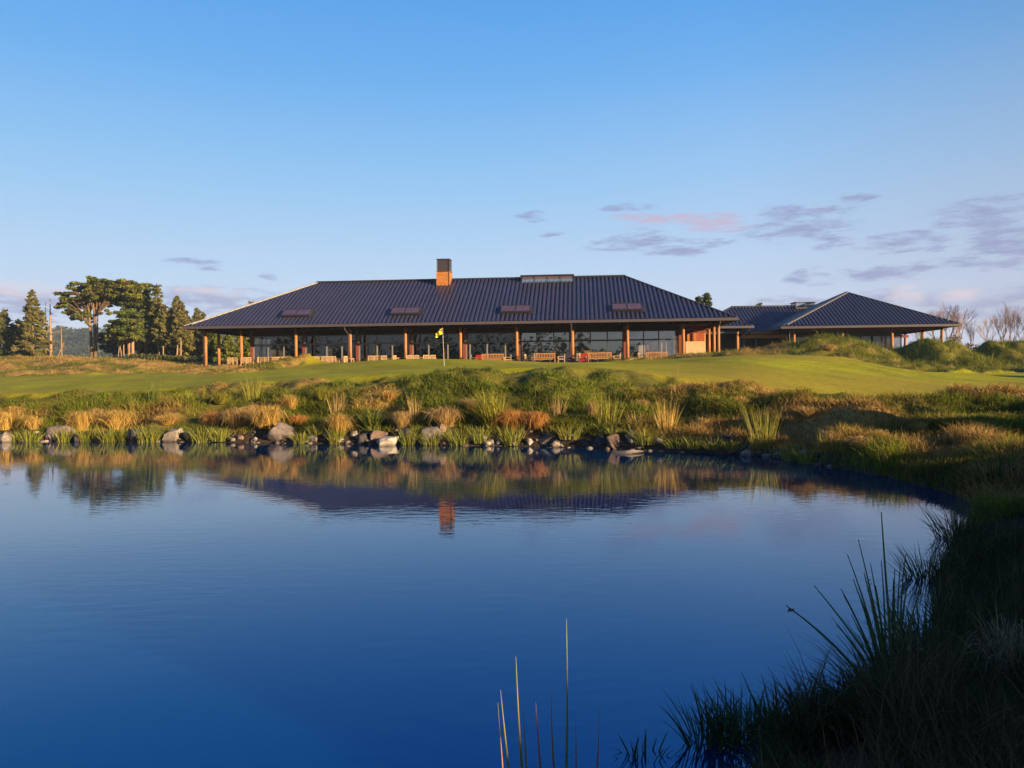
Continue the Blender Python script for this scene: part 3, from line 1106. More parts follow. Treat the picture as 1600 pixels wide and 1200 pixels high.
# ------------------------------------------------------------------ low wing joining the two
def wing():
    x0, y0 = 21.6, 90.4
    root = empty("linking_wing", (x0, y0, 0), rad(-1.5))
    tag(root, "low hip-roofed wing with cedar beams joining the clubhouse to the pyramid-roofed pavilion", "building wing")
    L, W, rise = 24.0, 13.4, 3.48
    hip_roof(root, L, W, 6.0, 3.0, rise, zf=EAVE - .05)
    b = MB()
    b.box(1.2, L - .5, 1.6, W - 1.0, 3.0, EAVE)
    b.build("wall", M["interior"], root)
    # entrance beams in front
    P = [((1160, 527), (1229, 525), 86.0, .34, .3), ((1173, 520.8), (1216, 519.5), 87.4, .3, .26)]
    inv = root.matrix_basis.inverted()
    mw = Matrix.Translation((x0, y0, 0)) @ Matrix.Rotation(rad(-1.5), 4, 'Z')
    inv = mw.inverted()
    for (a, c, Y, hgt, dp) in P:
        q = MB()
        A, C = at(*a, Y), at(*c, Y)
        C.z = A.z = (A.z + C.z) / 2
        q.beam(inv @ A, inv @ C, dp, hgt)
        q.build("beam", M["cedar"], root)
    for px in (1163, 1227):
        A = at(px, 527, 86.4)
        A = inv @ A
        q = MB()
        q.box(A.x - .13, A.x + .13, A.y - .1, A.y + .1, 3.0, A.z - .1)
        q.build("post", M["darkalu"], root)
    for px in (1181, 1205):
        A = inv @ at(px, 520, 87.6)
        q = MB()
        q.box(A.x - .09, A.x + .09, A.y - .09, A.y + .09, 3.0, A.z - .05)
        q.build("post", M["darkalu"], root)
    # small windows beside the entrance
    q = MB()
    A = inv @ at(1221, 530, 89.2)
    q.box(A.x - .8, A.x + .8, 1.45, 1.59, 4.2, 6.2)
    w = q.build("window", M["alu"], root)
    p = MB()
    p.quad((A.x - .7, 1.44, 4.3), (A.x + .7, 1.44, 4.3), (A.x + .7, 1.44, 6.1), (A.x - .7, 1.44, 6.1))
    p.build("pane", M["skypane"], w)
    # roof lantern
    zr = EAVE - .05 + FASC + rise
    ua = (inv @ at(1238, 480, y0 + W / 2)).x
    ub = (inv @ at(1267.5, 480, y0 + W / 2)).x
    va, vb = W / 2 - .8, W / 2 + .8
    fm = MB()
    fm.box(ua, ub, va, vb, zr - .8, zr - .16)
    fm.box(ua - .12, ub + .12, va - .15, vb + .15, zr + .42, zr + .5)
    for x in (ua, (ua + ub) / 2, ub):
        for vv in (va, vb):
            fm.box(max(ua, x - .05), min(ub, x + .05), vv - .04, vv + .04, zr - .158, zr + .418)
    ln = fm.build("roof_lantern", M["cap"], root)
    p = MB()
    for vv in (va, vb):
        p.quad((ua, vv, zr - .15), (ub, vv, zr - .15), (ub, vv, zr + .42), (ua, vv, zr + .42))
    p.build("pane", M["skyglass"], ln)
    # porch roof tucked beside the clubhouse end
    A = inv @ at(1176, 513, 80.0)
    pr = hip_roof(root, 7.0, 6.0, 2.9, 2.9, 1.15, zf=EAVE, x0=A.x - 7.0, y0=A.y)
    pr.name = "porch_roof"
    c = inv @ at(1152, 530, 81.4)
    q = MB()
    q.tube([(c.x, c.y, 3.0), (c.x, c.y, EAVE - .02)], [.16, .15], 14)
    q.build("column", M["pole"], root, smooth=True)
    d = MB()
    d.tube([(A.x - .15, A.y + .2, EAVE + .1), (A.x - .3, A.y + .5, EAVE - .25), (c.x + .24, c.y + .1, EAVE - .95), (c.x + .24, c.y + .1, 3)], [.06] * 4, 8)
    d.build("downpipe", M["fascia"], root, smooth=True)
    return root


wing()
# ------------------------------------------------------------------ furniture on the terrace
def seat(w, mat, label, cat, group, loc, rz, h=.92, name="garden_chair", kids=None):
    """slatted timber seat of width w; its back faces -y"""
    root = empty(name, loc, rz)
    tag(root, label, cat, group)
    d, sh = .58, .43
    q = MB()
    n = 5
    for k in range(n):
        y0 = -d / 2 + .03 + k * (d - .06) / n
        q.box(-w / 2 + .03, w / 2 - .03, y0, y0 + (d - .06) / n - .015, sh, sh + .03)
    q.box(-w / 2 + .05, w / 2 - .05, -d / 2 + .05, d / 2 - .05, sh - .07, sh - .003)
    q.build("seat", mat, root)
    q = MB()
    y = -d / 2 - .02
    q.box(-w / 2, w / 2, y - .03, y + .02, h - .09, h)
    q.box(-w / 2 + .062, w / 2 - .062, y - .025, y + .015, sh + .07, sh + .13)
    m_ = max(4, int(w / .14))
    for k in range(m_):
        x = -w / 2 + .09 + (w - .18) * k / (m_ - 1)
        q.box(x - .033, x + .033, y - .02, y + .012, sh + .132, h - .092)
    q.build("backrest", mat, root)
    for sx in (-1, 1):
        x0, x1 = (-w / 2, -w / 2 + .06) if sx < 0 else (w / 2 - .06, w / 2)
        MB().box(x0, x1, y - .028, y + .03, 0, h - .092).build("leg", mat, root)
        MB().box(x0, x1, d / 2 - .06, d / 2, 0, .62).build("leg", mat, root)
        MB().box(x0 - .01, x1 + .01, y + .032, d / 2 + .03, .622, .66).build("armrest", mat, root)
    return root


def table(w, d, h, mat, label, group, loc, rz, cat="table", name="garden_table"):
    root = empty(name, loc, rz)
    tag(root, label, cat, group)
    q = MB()
    n = 6
    for k in range(n):
        y = -d / 2 + k * d / n
        q.box(-w / 2, w / 2, y, y + d / n - .012, h - .04, h)
    q.box(-w / 2 + .06, w / 2 - .06, -d / 2 + .06, d / 2 - .06, h - .1, h - .043)
    q.build("tabletop", mat, root)
    for sx in (-1, 1):
        for sy in (-1, 1):
            cx, cy = sx * (w / 2 - .06), sy * (d / 2 - .06)
            MB().box(cx - .04, cx + .04, cy - .04, cy + .04, 0, h - .103).build("leg", mat, root)
    return root


def u_front(px, v):
    b = bear(px)
    x0, y0 = BO[0] - v * SU, BO[1] + v * CU
    return (b * y0 - x0) / (CU - b * SU)


def spot(px, v):
    X, Y = to_world(u_front(px, v), v)
    return Vector((X, Y, FLOOR))


# four lounge sets near the right-hand half: bench with its back to the pond, armchairs at each end, low table
SETS = [
    # bench px0, px1, left chair px, right chair px, where
    (753.5, 788, 742, 793.5, "left of the post in line with the roof light over the middle", "wide bay left of the mirror-like panes"),
    (834.5, 868, 826, 877, "first bay of reflecting panes", "first bay of reflecting panes"),
    (919, 956, 911, 963.5, "third lounge set from the left", "bay with the ochre panel behind"),
    (1009, 1043, 1003.5, None, "bay with the white panels behind", "bay with the white panels behind"),
]
W = ["left of the reflecting panes", "in front of the first reflecting panes", "right of the grey rainwater pipe",
     "low behind the brown grass bank"]
bench0 = None
for i, (a, b, cl, cr, *_r) in enumerate(SETS):
    v = .45 if i < 3 else 1.2
    ua, ub = u_front(a, v), u_front(b, v)
    wid = ub - ua
    seat(wid, M["teak"], "long slatted teak bench " + W[i], "bench", "teak benches along the terrace", spot((a + b) / 2, v), TH, .95, "garden_bench")
    if cl:
        seat(.66, M["teakpale"], "teak armchair at the left end of the bench " + W[i], "armchair", "teak armchairs by the benches", spot(cl, v + .75), TH - rad(100 if i else 80), .9, "garden_armchair")
    if cr:
        seat(.66, M["teakpale"], "teak armchair at the right end of the bench " + W[i], "armchair", "teak armchairs by the benches", spot(cr, v + .75), TH + rad(95), .9, "garden_armchair")
    if i < 3:
        table(1.2, .7, .42, M["teak"], "low teak coffee table behind the bench " + W[i], "low teak tables", spot((a + b) / 2, v + 1.5), TH, "coffee table", "coffee_table")


def pouf(px, v, w, label, mat, h=.95):
    root = empty("lounge_chair", spot(px, v), TH + rad(180))
    tag(root, label, "lounge chair", "padded lounge chairs by the glass")
    MB().box(-w / 2, w / 2, -.35, .35, .1, .45).build("seat", mat, root, bevel=.04)
    MB().box(-w / 2, w / 2, -.38, -.24, .455, h).build("backrest", mat, root, bevel=.04)
    for sx in (-1, 1):
        MB().box(sx * w / 2 - .07 * (sx > 0), sx * w / 2 + .07 * (sx < 0), -.235, .33, .455, .62).build("armrest", mat, root, bevel=.02)


pouf(750, 2.6, .9, "dark red padded chair behind the bench left of the reflecting panes", M["cushion"])
pouf(887, 2.7, .9, "navy padded chair beside the post with the grey rainwater pipe", M["navy"], .9)
pouf(912, 2.9, 1.0, "dark red padded chair behind the bench right of the grey rainwater pipe", M["cushion"])

# dining tables and chairs along the left half
GROUPS = [
    (368, [362.5, 370.5], "near the open left end of the verandah"),
    (385, [383, 390], "left of the red post at the glazed corner"),
    (403, [402], "right of the red post at the glazed corner"),
    (427, [413.5, 419.5, 425.5, 431.5, 437.5], "left of the grassy knoll"),
    (450, [446.5, 453], "half behind the grassy knoll's left shoulder"),
    (498, [493, 503], "just right of the grassy knoll"),
    (517, [508.5, 516, 522.5], "in the bay right of the grassy knoll"),
    (540, [536], "left of the post right of the grassy knoll"),
    (596, [581, 588, 594.5, 601], "midway in the second bay right of the knoll"),
    (612, [612.5], "right of the midpoint of the knoll-side second bay"),
    (648, [640, 651], "right of the post left of the flag"),
    (667, [666, 677], "left of the flagstick"),
]
ordn = ["leftmost", "second from left", "third from left", "fourth from left", "rightmost"]
ch0 = None
tb0 = None
for tx, chairs, where in GROUPS:
    tb = table(1.5, .9, .74, M["teakpale"], "pale teak dining table " + where, "teak dining tables", spot(tx, 1.75), TH, name="dining_table") if tb0 is None else copy_tree(tb0, spot(tx, 1.75), TH)
    tb["label"] = "pale teak dining table " + where
    tb0 = tb0 or tb
    for k, cx in enumerate(chairs):
        v = .85 + .12 * ((k * 7) % 3)
        turn = random.choice([-.25, 0, .1, .2]) if len(chairs) > 1 else 1.2
        o = seat(.55, M["teakpale"], "x", "chair", "teak dining chairs", spot(cx, v), TH + turn, .93, "dining_chair") if ch0 is None else copy_tree(ch0, spot(cx, v), TH + turn)
        ch0 = ch0 or o
        side = "" if len(chairs) == 1 else (("left" if k == 0 else "right") + " of the two " if len(chairs) == 2 else ordn[k] + " " if k < len(chairs) - 1 else "rightmost ")
        o["label"] = ("teak dining chair, " + side + where).replace(" ,", ",").replace("  ", " ")

# ------------------------------------------------------------------ flagstick on the green
def flagstick():
    p = drop(694.5, 570, 43.0)
    root = empty("golf_flagstick", p)
    tag(root, "thin golf flagstick with a drooping yellow and black flag on the green", "flagstick")
    top = at(691.5, 512, 43.0) - p
    q = MB()
    q.tube([(0, 0, -.2), top], [.011, .009], 8)
    q.build("pole", M["flagpole"], root)
    # drooping flag: folds hang from the pole toward the left
    n, k = 14, 9
    V, fc = [], []
    for i in range(n + 1):
        s = i / n
        for j in range(k + 1):
            t = j / k
            x = -.36 * s - .02
            z = top.z - .03 - .34 * t * (1 - .25 * s) - .30 * s ** 1.2 + .02 * math.sin(7 * s)
            y = .07 * math.sin(9 * s + 2 * t) * s ** .5
            V.append((top.x + x, top.y + y, z))
    for i in range(n):
        for j in range(k):
            a = i * (k + 1) + j
            fc.append((a, a + 1, a + k + 2, a + k + 1))
    mt, nt, N, L, b = new_mat("flag_cloth")
    uvn = N.new("ShaderNodeUVMap")
    sp = N.new("ShaderNodeSeparateXYZ")
    L.new(uvn.outputs[0], sp.inputs[0])
    ad = N.new("ShaderNodeMath")
    ad.operation = 'ADD'
    L.new(sp.outputs[0], ad.inputs[0])
    L.new(sp.outputs[1], ad.inputs[1])
    md = N.new("ShaderNodeMath")
    md.operation = 'PINGPONG'
    md.inputs[1].default_value = .5
    L.new(ad.outputs[0], md.inputs[0])
    gt = N.new("ShaderNodeMath")
    gt.operation = 'GREATER_THAN'
    gt.inputs[1].default_value = .40
    L.new(md.outputs[0], gt.inputs[0])
    mx = N.new("ShaderNodeMix")
    mx.data_type = 'RGBA'
    mx.inputs[6].default_value = (.66, .45, .02, 1)
    mx.inputs[7].default_value = (.02, .02, .02, 1)
    L.new(gt.outputs[0], mx.inputs[0])
    L.new(mx.outputs[2], b.inputs["Base Color"])
    b.inputs["Roughness"].default_value = .8
    o = mesh_np("flag", V, np.array(fc), mt, smooth=True, parent=root)
    uv = o.data.uv_layers.new(name="UVMap")
    idx = np.zeros(len(o.data.loops), np.int32)
    o.data.loops.foreach_get("vertex_index", idx)
    uv.data.foreach_set("uv", np.stack([(idx // (k + 1)) / n, (idx % (k + 1)) / k], 1).astype(np.float32).ravel())


flagstick()


# ------------------------------------------------------------------ blades
def strips(name, P, curve, wid, side, col, mat, parent=None, smooth=True):
    """P (N,3) roots; curve (N,K,3) offsets; wid (N,K) half widths; side (N,3) unit; col (N,3) or (N,K,3)"""
    N_, K = curve.shape[:2]
    C = P[:, None, :] + curve
    Lf, Rt = C - side[:, None, :] * wid[..., None], C + side[:, None, :] * wid[..., None]
    V = np.stack([Lf, Rt], 2).reshape(-1, 3)
    base = (np.arange(N_) * K * 2)[:, None] + (np.arange(K - 1) * 2)[None]
    base = base.ravel()
    quads = np.stack([base, base + 1, base + 3, base + 2], 1)
    if col.ndim == 2:
        col = np.repeat(col[:, None, :], K, 1)
    cc = np.repeat(col.reshape(-1, 3), 2, 0)
    return mesh_np(name, V, quads, mat, smooth=smooth, col=cc, parent=parent)


def rnd_side(n):
    a = rng.uniform(0, 2 * np.pi, n)
    return np.stack([np.cos(a), np.sin(a), np.zeros(n)], 1)


def blade_curves(n, h, lean, K=3, powr=1.8):
    """leaning blades: direction random, tip offset = lean*h"""
    a = rng.uniform(0, 2 * np.pi, n)
    s = np.linspace(0, 1, K)
    out = np.zeros((n, K, 3))
    off = (lean * h)[:, None] * s[None] ** powr
    out[..., 0] = np.cos(a)[:, None] * off
    out[..., 1] = np.sin(a)[:, None] * off
    out[..., 2] = h[:, None] * s[None] * (1 - .25 * np.clip(lean, 0, 2)[:, None] * s[None] ** 2)
    return out


GREEN = np.array([.115, .155, .018])
OLIVE = np.array([.175, .165, .025])
STRAW = np.array([.42, .27, .085])
BROWN = np.array([.19, .115, .055])
DEEP = np.array([.070, .115, .018])


def mixc(a, b, t):
    return a[None] * (1 - t[:, None]) + b[None] * t[:, None]


def wild_colour(X, Y, n):
    w = straw_weight(X, Y)
    w = np.clip(w + rng.normal(0, .17, n), 0, 1)
    c = mixc(GREEN, OLIVE, np.clip(w * 2.2, 0, 1)) * (1 - np.clip(w * 2 - 1, 0, 1))[:, None] + STRAW[None] * np.clip(w * 2 - 1, 0, 1)[:, None]
    t = X / np.maximum(Y, 1)
    lush = sstep(-.25, -.15, t) * sstep(.17, .06, t) * (Y < 40) * sstep(23.6, 25.5, Y)
    pick = (rng.random(n) < lush * .55) & (w < .45)
    c[pick] = (DEEP * .5 + GREEN * .5) * rng.uniform(.8, 1.3, (pick.sum(), 1))
    cl = vnoise(X * 1.6, Y * 1.6, 61)
    dk = vnoise(X * .8 + 7, Y * 1.1, 63)
    c = c * (.36 + .48 * cl + .50 * dk)[:, None]
    br = rng.random(n) < .16 * (w + .3)
    c[br] = BROWN
    return c * rng.uniform(.65, 1.35, (n, 1))


def scatter(n, tlo, thi, ylo, yhi, power=1.0):
    """random plan positions in a fan, thinner with distance"""
    t = rng.uniform(tlo, thi, n)
    u = rng.random(n)
    k = 1 - power
    Y = (ylo ** k + u * (yhi ** k - ylo ** k)) ** (1 / k) if abs(k) > 1e-6 else ylo * (yhi / ylo) ** u
    return t * Y, Y


def rough_grass(name, X, Y, hmin, hmax, w, leanmax, keep=None, colfn=wild_colour, K=3, hmod=None, sdmin=.25):
    sd = pond_sd(X, Y)
    u, v = to_local(X, Y)
    ok = (sd > sdmin) & (green_mask(X, Y) < .45) & ~((u > -.2) & (u < LEN + .2) & (v > -1.4) & (v < 24))
    if keep is not None:
        ok &= keep(X, Y)
    for cx, cy, r in CLEAR:
        ok &= ((X - cx) ** 2 + ((Y - cy + .35 * r) * .75) ** 2) > r * r
    X, Y = X[ok], Y[ok]
    n = len(X)
    clump = vnoise(X * 1.6, Y * 1.6, 61)
    cl2 = vnoise(X * .45, Y * .45, 62)
    h = rng.uniform(hmin, hmax, n) * (.25 + 1.15 * clump ** 1.6 + .5 * cl2)
    if hmod is not None:
        h = h * hmod(X, Y)
    lean = rng.uniform(.1, leanmax, n)
    Z = ground_z(X, Y)
    wd = rng.uniform(.6, 1.3, n) * w * np.clip(h / (hmin + 1e-6), .5, 1.2)
    taper = np.interp(np.linspace(0, 1, K), [0, .6, 1], [1, .75, .08])
    o = strips(name, np.stack([X, Y, Z - .03], 1), blade_curves(n, h, lean, K), wd[:, None] * taper[None], rnd_side(n), colfn(X, Y, n), M["grass"])
    tag(o, kind='stuff')
    return o


def lip_low(X, Y):
    t = X / np.maximum(Y, .5)
    lo = np.interp(t, [a for a, _ in LIP], [b for _, b in LIP])
    return .42 + .58 * sstep(.2, 3.0, lo - Y)


# ------------------------------------------------------------------ tussocks, sedges, rushes (each a plant of its own)
CLEAR = []


def fountain(name, base, n, R_, H, w, cols, label, cat, group, mat="reed", K=6, up=.3, seed=None):
    """arching clump: blades rise and fall outward"""
    a = rng.uniform(0, 2 * np.pi, n)
    rr = R_ * (.25 + .8 * rng.random(n) ** .65)
    sq, lx = rng.uniform(.8, 1.15), rng.uniform(-.30, .10) * R_
    hh = H * rng.uniform(.6, 1.0, n) * (1.05 - .25 * (rr / R_) ** 2)
    s = np.linspace(0, 1, K)[None]
    droop = rng.uniform(.15, 1.0, n)[:, None] * (1 - up)
    cur = np.zeros((n, K, 3))
    rad_ = rr[:, None] * s ** .95
    cur[..., 0] = np.cos(a)[:, None] * rad_ * sq + lx * s ** 2
    cur[..., 1] = np.sin(a)[:, None] * rad_
    bend = (np.pi / 2) * (.95 + (1 - up) * 1.4 * (rr / R_)[:, None] * rng.uniform(.75, 1.1, n)[:, None])
    wild_ = rng.random(n) < .32
    bend[wild_] *= .55
    hh = np.where(wild_, hh * rng.uniform(.9, 1.25, n), hh)
    cur[..., 2] = hh[:, None] * np.sin(s * bend)
    b0 = np.zeros((n, 3))
    br = np.sqrt(rng.random(n)) * R_ * .32
    ba = rng.uniform(0, 2 * np.pi, n)
    b0[:, 0], b0[:, 1] = np.cos(ba) * br, np.sin(ba) * br
    taper = np.interp(np.linspace(0, 1, K), [0, .5, 1], [1, .8, .1])
    wd = w * rng.uniform(.6, 1.3, n)
    side = np.stack([-np.sin(a), np.cos(a), np.zeros(n)], 1)
    side = side + rng.normal(0, .35, (n, 3))
    side /= np.linalg.norm(side, axis=1)[:, None]
    c = np.array(cols)[rng.integers(0, len(cols), n)] * rng.uniform(.7, 1.3, (n, 1))
    o = strips(name, b0, cur, wd[:, None] * taper[None], side, c, M[mat])
    o.location = base
    tag(o, label, cat, group)
    return o


GOLD = [(.50, .32, .075), (.44, .28, .075), (.35, .25, .06), (.55, .38, .12)]
RUST = [(.48, .23, .06), (.44, .22, .055), (.50, .29, .08), (.38, .18, .05)]
TAN = [(.42, .285, .105), (.36, .23, .085), (.46, .33, .13)]
YG = [(.26, .24, .03), (.21, .21, .025), (.31, .26, .045), (.15, .18, .02)]
FLAX = [(.10, .14, .025), (.16, .18, .03), (.08, .11, .02)]
SEDGE = [(.17, .21, .03), (.22, .23, .035), (.13, .17, .025), (.27, .24, .05)]

# photo x, base y, width px, height px, colours, label, kind
TUSS = [
    (8, 672, 34, 34, GOLD, "golden tussock cut by the picture's left edge", .3),
    (52, 672, 30, 24, GOLD, "small straw-gold tussock above the first flat pale rocks at far left", .3),
    (127, 674, 42, 38, GOLD, "rounded golden tussock just right of the long mauve boulder", .3),
    (183, 671, 52, 36, GOLD, "broad golden tussock above the dark blue boulder on the left shore", .3),
    (337, 664, 40, 24, RUST, "low rusty tussock left of the pair of golden tussocks", .25),
    (369, 668, 52, 36, TAN, "tan arching tussock, left one of the touching pair left of the big grey boulder", .3),
    (418, 670, 64, 44, GOLD, "large golden tussock behind the big grey boulder", .3),
    (467, 664, 26, 18, RUST, "small orange-red tussock right of the big grey boulder", .3),
    (530, 679, 44, 38, GOLD, "golden tussock standing above the row of small dark rocks, left of the flax", .35),
    (628, 668, 38, 30, TAN, "tan tussock right of the spiky green flax", .3),
    (697, 668, 54, 38, TAN, "wide tan tussock above the pale-topped dark boulder", .35),
    (803, 673, 56, 40, RUST, "rusty tussock at the foot of the tall yellow-green clump", .3),
    (838, 671, 46, 34, RUST, "orange-red tussock, right one of the rusty pair", .3),
    (1190, 676, 36, 30, YG, "yellow-green tussock half hidden by the tall rushes at the shaded right bank", .35),
    (1345, 700, 34, 22, TAN, "small tan tussock on the shaded right bank", .35),
    (1300, 690, 30, 20, TAN, "small straw tussock left of its twin on the right bank, above the water", .35),
    (1295, 548, 26, 12, TAN, "low straw tuft on the crest of the far mound", .3),
]
for px, py, w, h, cols, lab, up in TUSS:
    p = drop(px, py)
    k = p.y / 1200
    CLEAR.append((p.x, p.y, w * k * .36))
    fountain("tussock", p, 620, w * k / 2 * 1.25, h * k * .9, .0068 * p.y / 23, cols, lab, "tussock", "arching tussocks along the far bank", up=up, K=7)

# smaller tufts half hidden in the rough grass of the bank
for px, py in [(22, 650), (88, 648), (152, 655), (215, 650), (262, 664), (300, 645), (345, 632), (400, 640), (455, 640), (498, 655), (505, 625), (560, 640), (606, 628), (662, 664), (735, 640), (905, 672),
               (925, 652), (985, 674), (1002, 640), (1078, 652), (1100, 672), (1135, 664), (1160, 640), (1225, 664), (1262, 652), (1320, 684), (1375, 690), (1402, 668), (1440, 676)][::2]:
    p = drop(px, py)
    k = p.y / 1200
    w, h = random.uniform(20, 38), random.uniform(16, 28)
    CLEAR.append((p.x, p.y, w * k * .28))
    fountain("tuft", p, 240, w * k / 2 * 1.35, h * k * 1.0, .0065 * p.y / 23, random.choice([GOLD, GOLD, TAN, TAN, RUST[:1] + GOLD, YG]), "small straw-coloured tuft half hidden in the rough grass of the bank", "grass tuft",
             "small straw tufts scattered over the far bank", up=random.uniform(.2, .6), K=6)

# tall clumps
p = drop(768, 668)
fountain("tall_clump", p, 320, .85, 1.22, .009, YG, "tall yellow-green fountain grass clump, highest on the middle of the bank", "grass clump", None, up=.75, K=7)
p = drop(580, 672)
fountain("flax", p, 95, .62, .74, .024, FLAX, "spiky green flax plant with sword leaves between two golden tussocks", "flax plant", None, up=.85, K=5)


def rushes(name, base, n, spread, H, w, cols, label, cat, group=None, lean=.18, K=4, hmin=.5):
    h = H * rng.uniform(hmin, 1, n)
    cur = blade_curves(n, h, rng.uniform(0, lean, n), K, 1.5)
    a, r = rng.uniform(0, 2 * np.pi, n), np.sqrt(rng.random(n)) * spread
    b0 = np.stack([np.cos(a) * r, np.sin(a) * r * .7, np.full(n, -.05)], 1)
    # outer stems lean outward
    s = np.linspace(0, 1, K)[None] ** 1.4
    cur[..., 0] += (np.cos(a) * r * .9)[:, None] * s
    cur[..., 1] += (np.sin(a) * r * .5)[:, None] * s
    taper = np.interp(np.linspace(0, 1, K), [0, .7, 1], [1, .7, .12])
    c = np.array(cols)[rng.integers(0, len(cols), n)] * rng.uniform(.7, 1.3, (n, 1))
    wd = w * rng.uniform(.7, 1.3, n)
    side = rnd_side(n)
    side[:, 1] *= .4
    side /= np.linalg.norm(side, axis=1)[:, None]
    o = strips(name, b0, cur, wd[:, None] * taper[None], side, c, M["reed"])
    o.location = base
    tag(o, label, cat, group)
    return o


UPR = [
    (240, 627, 15, 46, FLAX, "tall thin green rush clump standing at the lip of the left green", 40),
    (527, 648, 22, 40, TAN, "upright straw-coloured grass stems left of the flax, mid bank", 60),
    (648, 655, 14, 42, TAN, "narrow upright straw grass stems between tan tussocks", 45),
    (870, 655, 22, 40, TAN, "upright straw grass clump right of the dark bushy crest", 60),
    (950, 662, 34, 52, YG, "upright yellow grass clump above the brown rounded boulder", 90),
    (1042, 675, 26, 52, GOLD, "tall straw-gold grass stems beside the shadowed slope", 90),
    (1192, 697, 36, 66, YG, "tallest yellow-green rush clump on the right shore, by the pale single rock", 130),
    (1286, 706, 12, 44, YG, "thin pale rush stems on the dark right shore", 30),
    (410, 600, 8, 22, TAN, "lone thin straw stem on the bank lip below the knoll", 3),
    (1056, 590, 8, 34, TAN, "lone tall straw stem at the edge of the right fairway", 3),
    (395, 625, 26, 40, YG, "loose olive grass stems below the lip, left of the flax", 50),
    (1000, 668, 26, 30, TAN, "short straw grass clump left of the tall straw-gold stems", 60),
]
for px, py, w, h, cols, lab, n in UPR:
    p = drop(px, py)
    k = p.y / 1200
    rushes("rush_clump", p, n, w * k / 2, h * k * 1.1, .005 * p.y / 22, cols, lab, "rushes", "upright grass and rush clumps on the far bank")

SEDG = [
    (24, 690, 20, 18, "between the first two pale rocks at far left"), (46, 690, 24, 22, "before the long mauve boulder's left end"),
    (99, 690, 18, 24, "before the long mauve boulder's right half"), (136, 689, 20, 26, "below the rounded golden tussock"),
    (171, 690, 22, 26, "left of the dark blue boulder"), (190, 689, 16, 22, "touching the dark blue boulder's left side"), (233, 691, 28, 32, "between the dark blue boulder and the pale grey one"),
    (318, 689, 30, 26, "right of the pale grey boulder"), (345, 689, 22, 22, "left of the bare brown shore rocks"),
    (471, 691, 22, 20, "right of the big grey boulder"), (495, 678, 18, 18, "above the small rocks right of the big grey boulder"),
    (524, 693, 16, 26, "below the golden tussock left of the flax"), (588, 675, 30, 14, "at the foot of the flax"),
    (641, 694, 24, 26, "right of the white angular rock"), (673, 693, 28, 22, "in front of the pale-topped dark boulder"),
    (717, 694, 28, 28, "right of the pale-topped dark boulder"), (752, 692, 22, 28, "left of the small white rock in the water"),
    (801, 694, 24, 32, "left of the white triangular rock"), (892, 684, 30, 24, "above the flat rocks left of the brown boulder"),
    (1012, 694, 34, 26, "right of the brown rounded boulder"), (1058, 699, 30, 20, "right of the flat pale slab"), (1088, 700, 34, 20, "further right along the shaded shore"),
    (1118, 702, 28, 22, "left of the dark rocks by the tall rushes"), (1148, 704, 24, 20, "just left of the tall rushes"),
    (1240, 716, 30, 24, "right of the pale single rock"), (1268, 722, 34, 26, "on the shaded right shore below the small tan tussock"), (960, 679, 18, 14, "right behind the brown rounded boulder"),
]
for px, py, w, h, wh in SEDG:
    p = drop(px, py)
    k = p.y / 1200
    CLEAR.append((p.x, p.y, w * k * .4))
    p.z = max(p.z, 0.0)
    rushes("sedge_clump", p, 130, w * k / 2 * 1.15, h * k * 1.2, .0075 * p.y / 22, SEDGE, "yellow-green sedge clump at the waterline " + wh, "sedge", "sedge clumps along the waterline", lean=.5, hmin=.4)

# ------------------------------------------------------------------ the rough grass itself, clear of the plants
X, Y = scatter(330000, -.76, .80, 17, 37, 1.0)
rough_grass("bank_grass", X, Y, .14, .35, .010, 1.5, keep=lambda X, Y: (Y < 40) & (Y > 14), hmod=lip_low)
X, Y = scatter(70000, .28, .82, 9.5, 19, 1.0)
rough_grass("bank_grass", X, Y, .14, .36, .007, 1.1, keep=lambda X, Y: Y > 9, sdmin=-.05)
X, Y = scatter(260000, -.8, .85, 40, 98, .6)
rough_grass("mound_grass", X, Y, .12, .30, .013, 2.0, keep=lambda X, Y: Y > 38, hmod=lambda X, Y: 1 + .8 * sstep(.2, .35, X / Y) * sstep(50, 56, Y))


# dark rough grass of the near bank
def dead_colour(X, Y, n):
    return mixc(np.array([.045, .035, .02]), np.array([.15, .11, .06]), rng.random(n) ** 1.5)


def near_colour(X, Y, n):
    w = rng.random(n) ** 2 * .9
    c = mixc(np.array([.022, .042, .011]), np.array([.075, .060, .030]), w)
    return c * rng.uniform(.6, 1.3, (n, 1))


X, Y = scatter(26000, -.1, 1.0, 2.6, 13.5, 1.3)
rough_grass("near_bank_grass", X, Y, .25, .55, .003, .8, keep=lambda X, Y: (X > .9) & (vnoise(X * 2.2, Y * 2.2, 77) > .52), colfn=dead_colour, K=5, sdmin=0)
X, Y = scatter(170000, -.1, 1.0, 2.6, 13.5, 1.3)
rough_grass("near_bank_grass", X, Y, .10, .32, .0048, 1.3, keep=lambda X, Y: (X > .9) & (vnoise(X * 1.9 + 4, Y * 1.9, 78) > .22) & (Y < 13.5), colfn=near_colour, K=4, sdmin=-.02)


# ------------------------------------------------------------------ boulders
def ico(sub):
    bm = bmesh.new()
    bmesh.ops.create_icosphere(bm, subdivisions=sub, radius=1)
    V = np.array([v.co[:] for v in bm.verts])
    Fc = np.array([[v.index for v in f.verts] for f in bm.faces])
    bm.free()
    return V, Fc


IV, IF = ico(4)


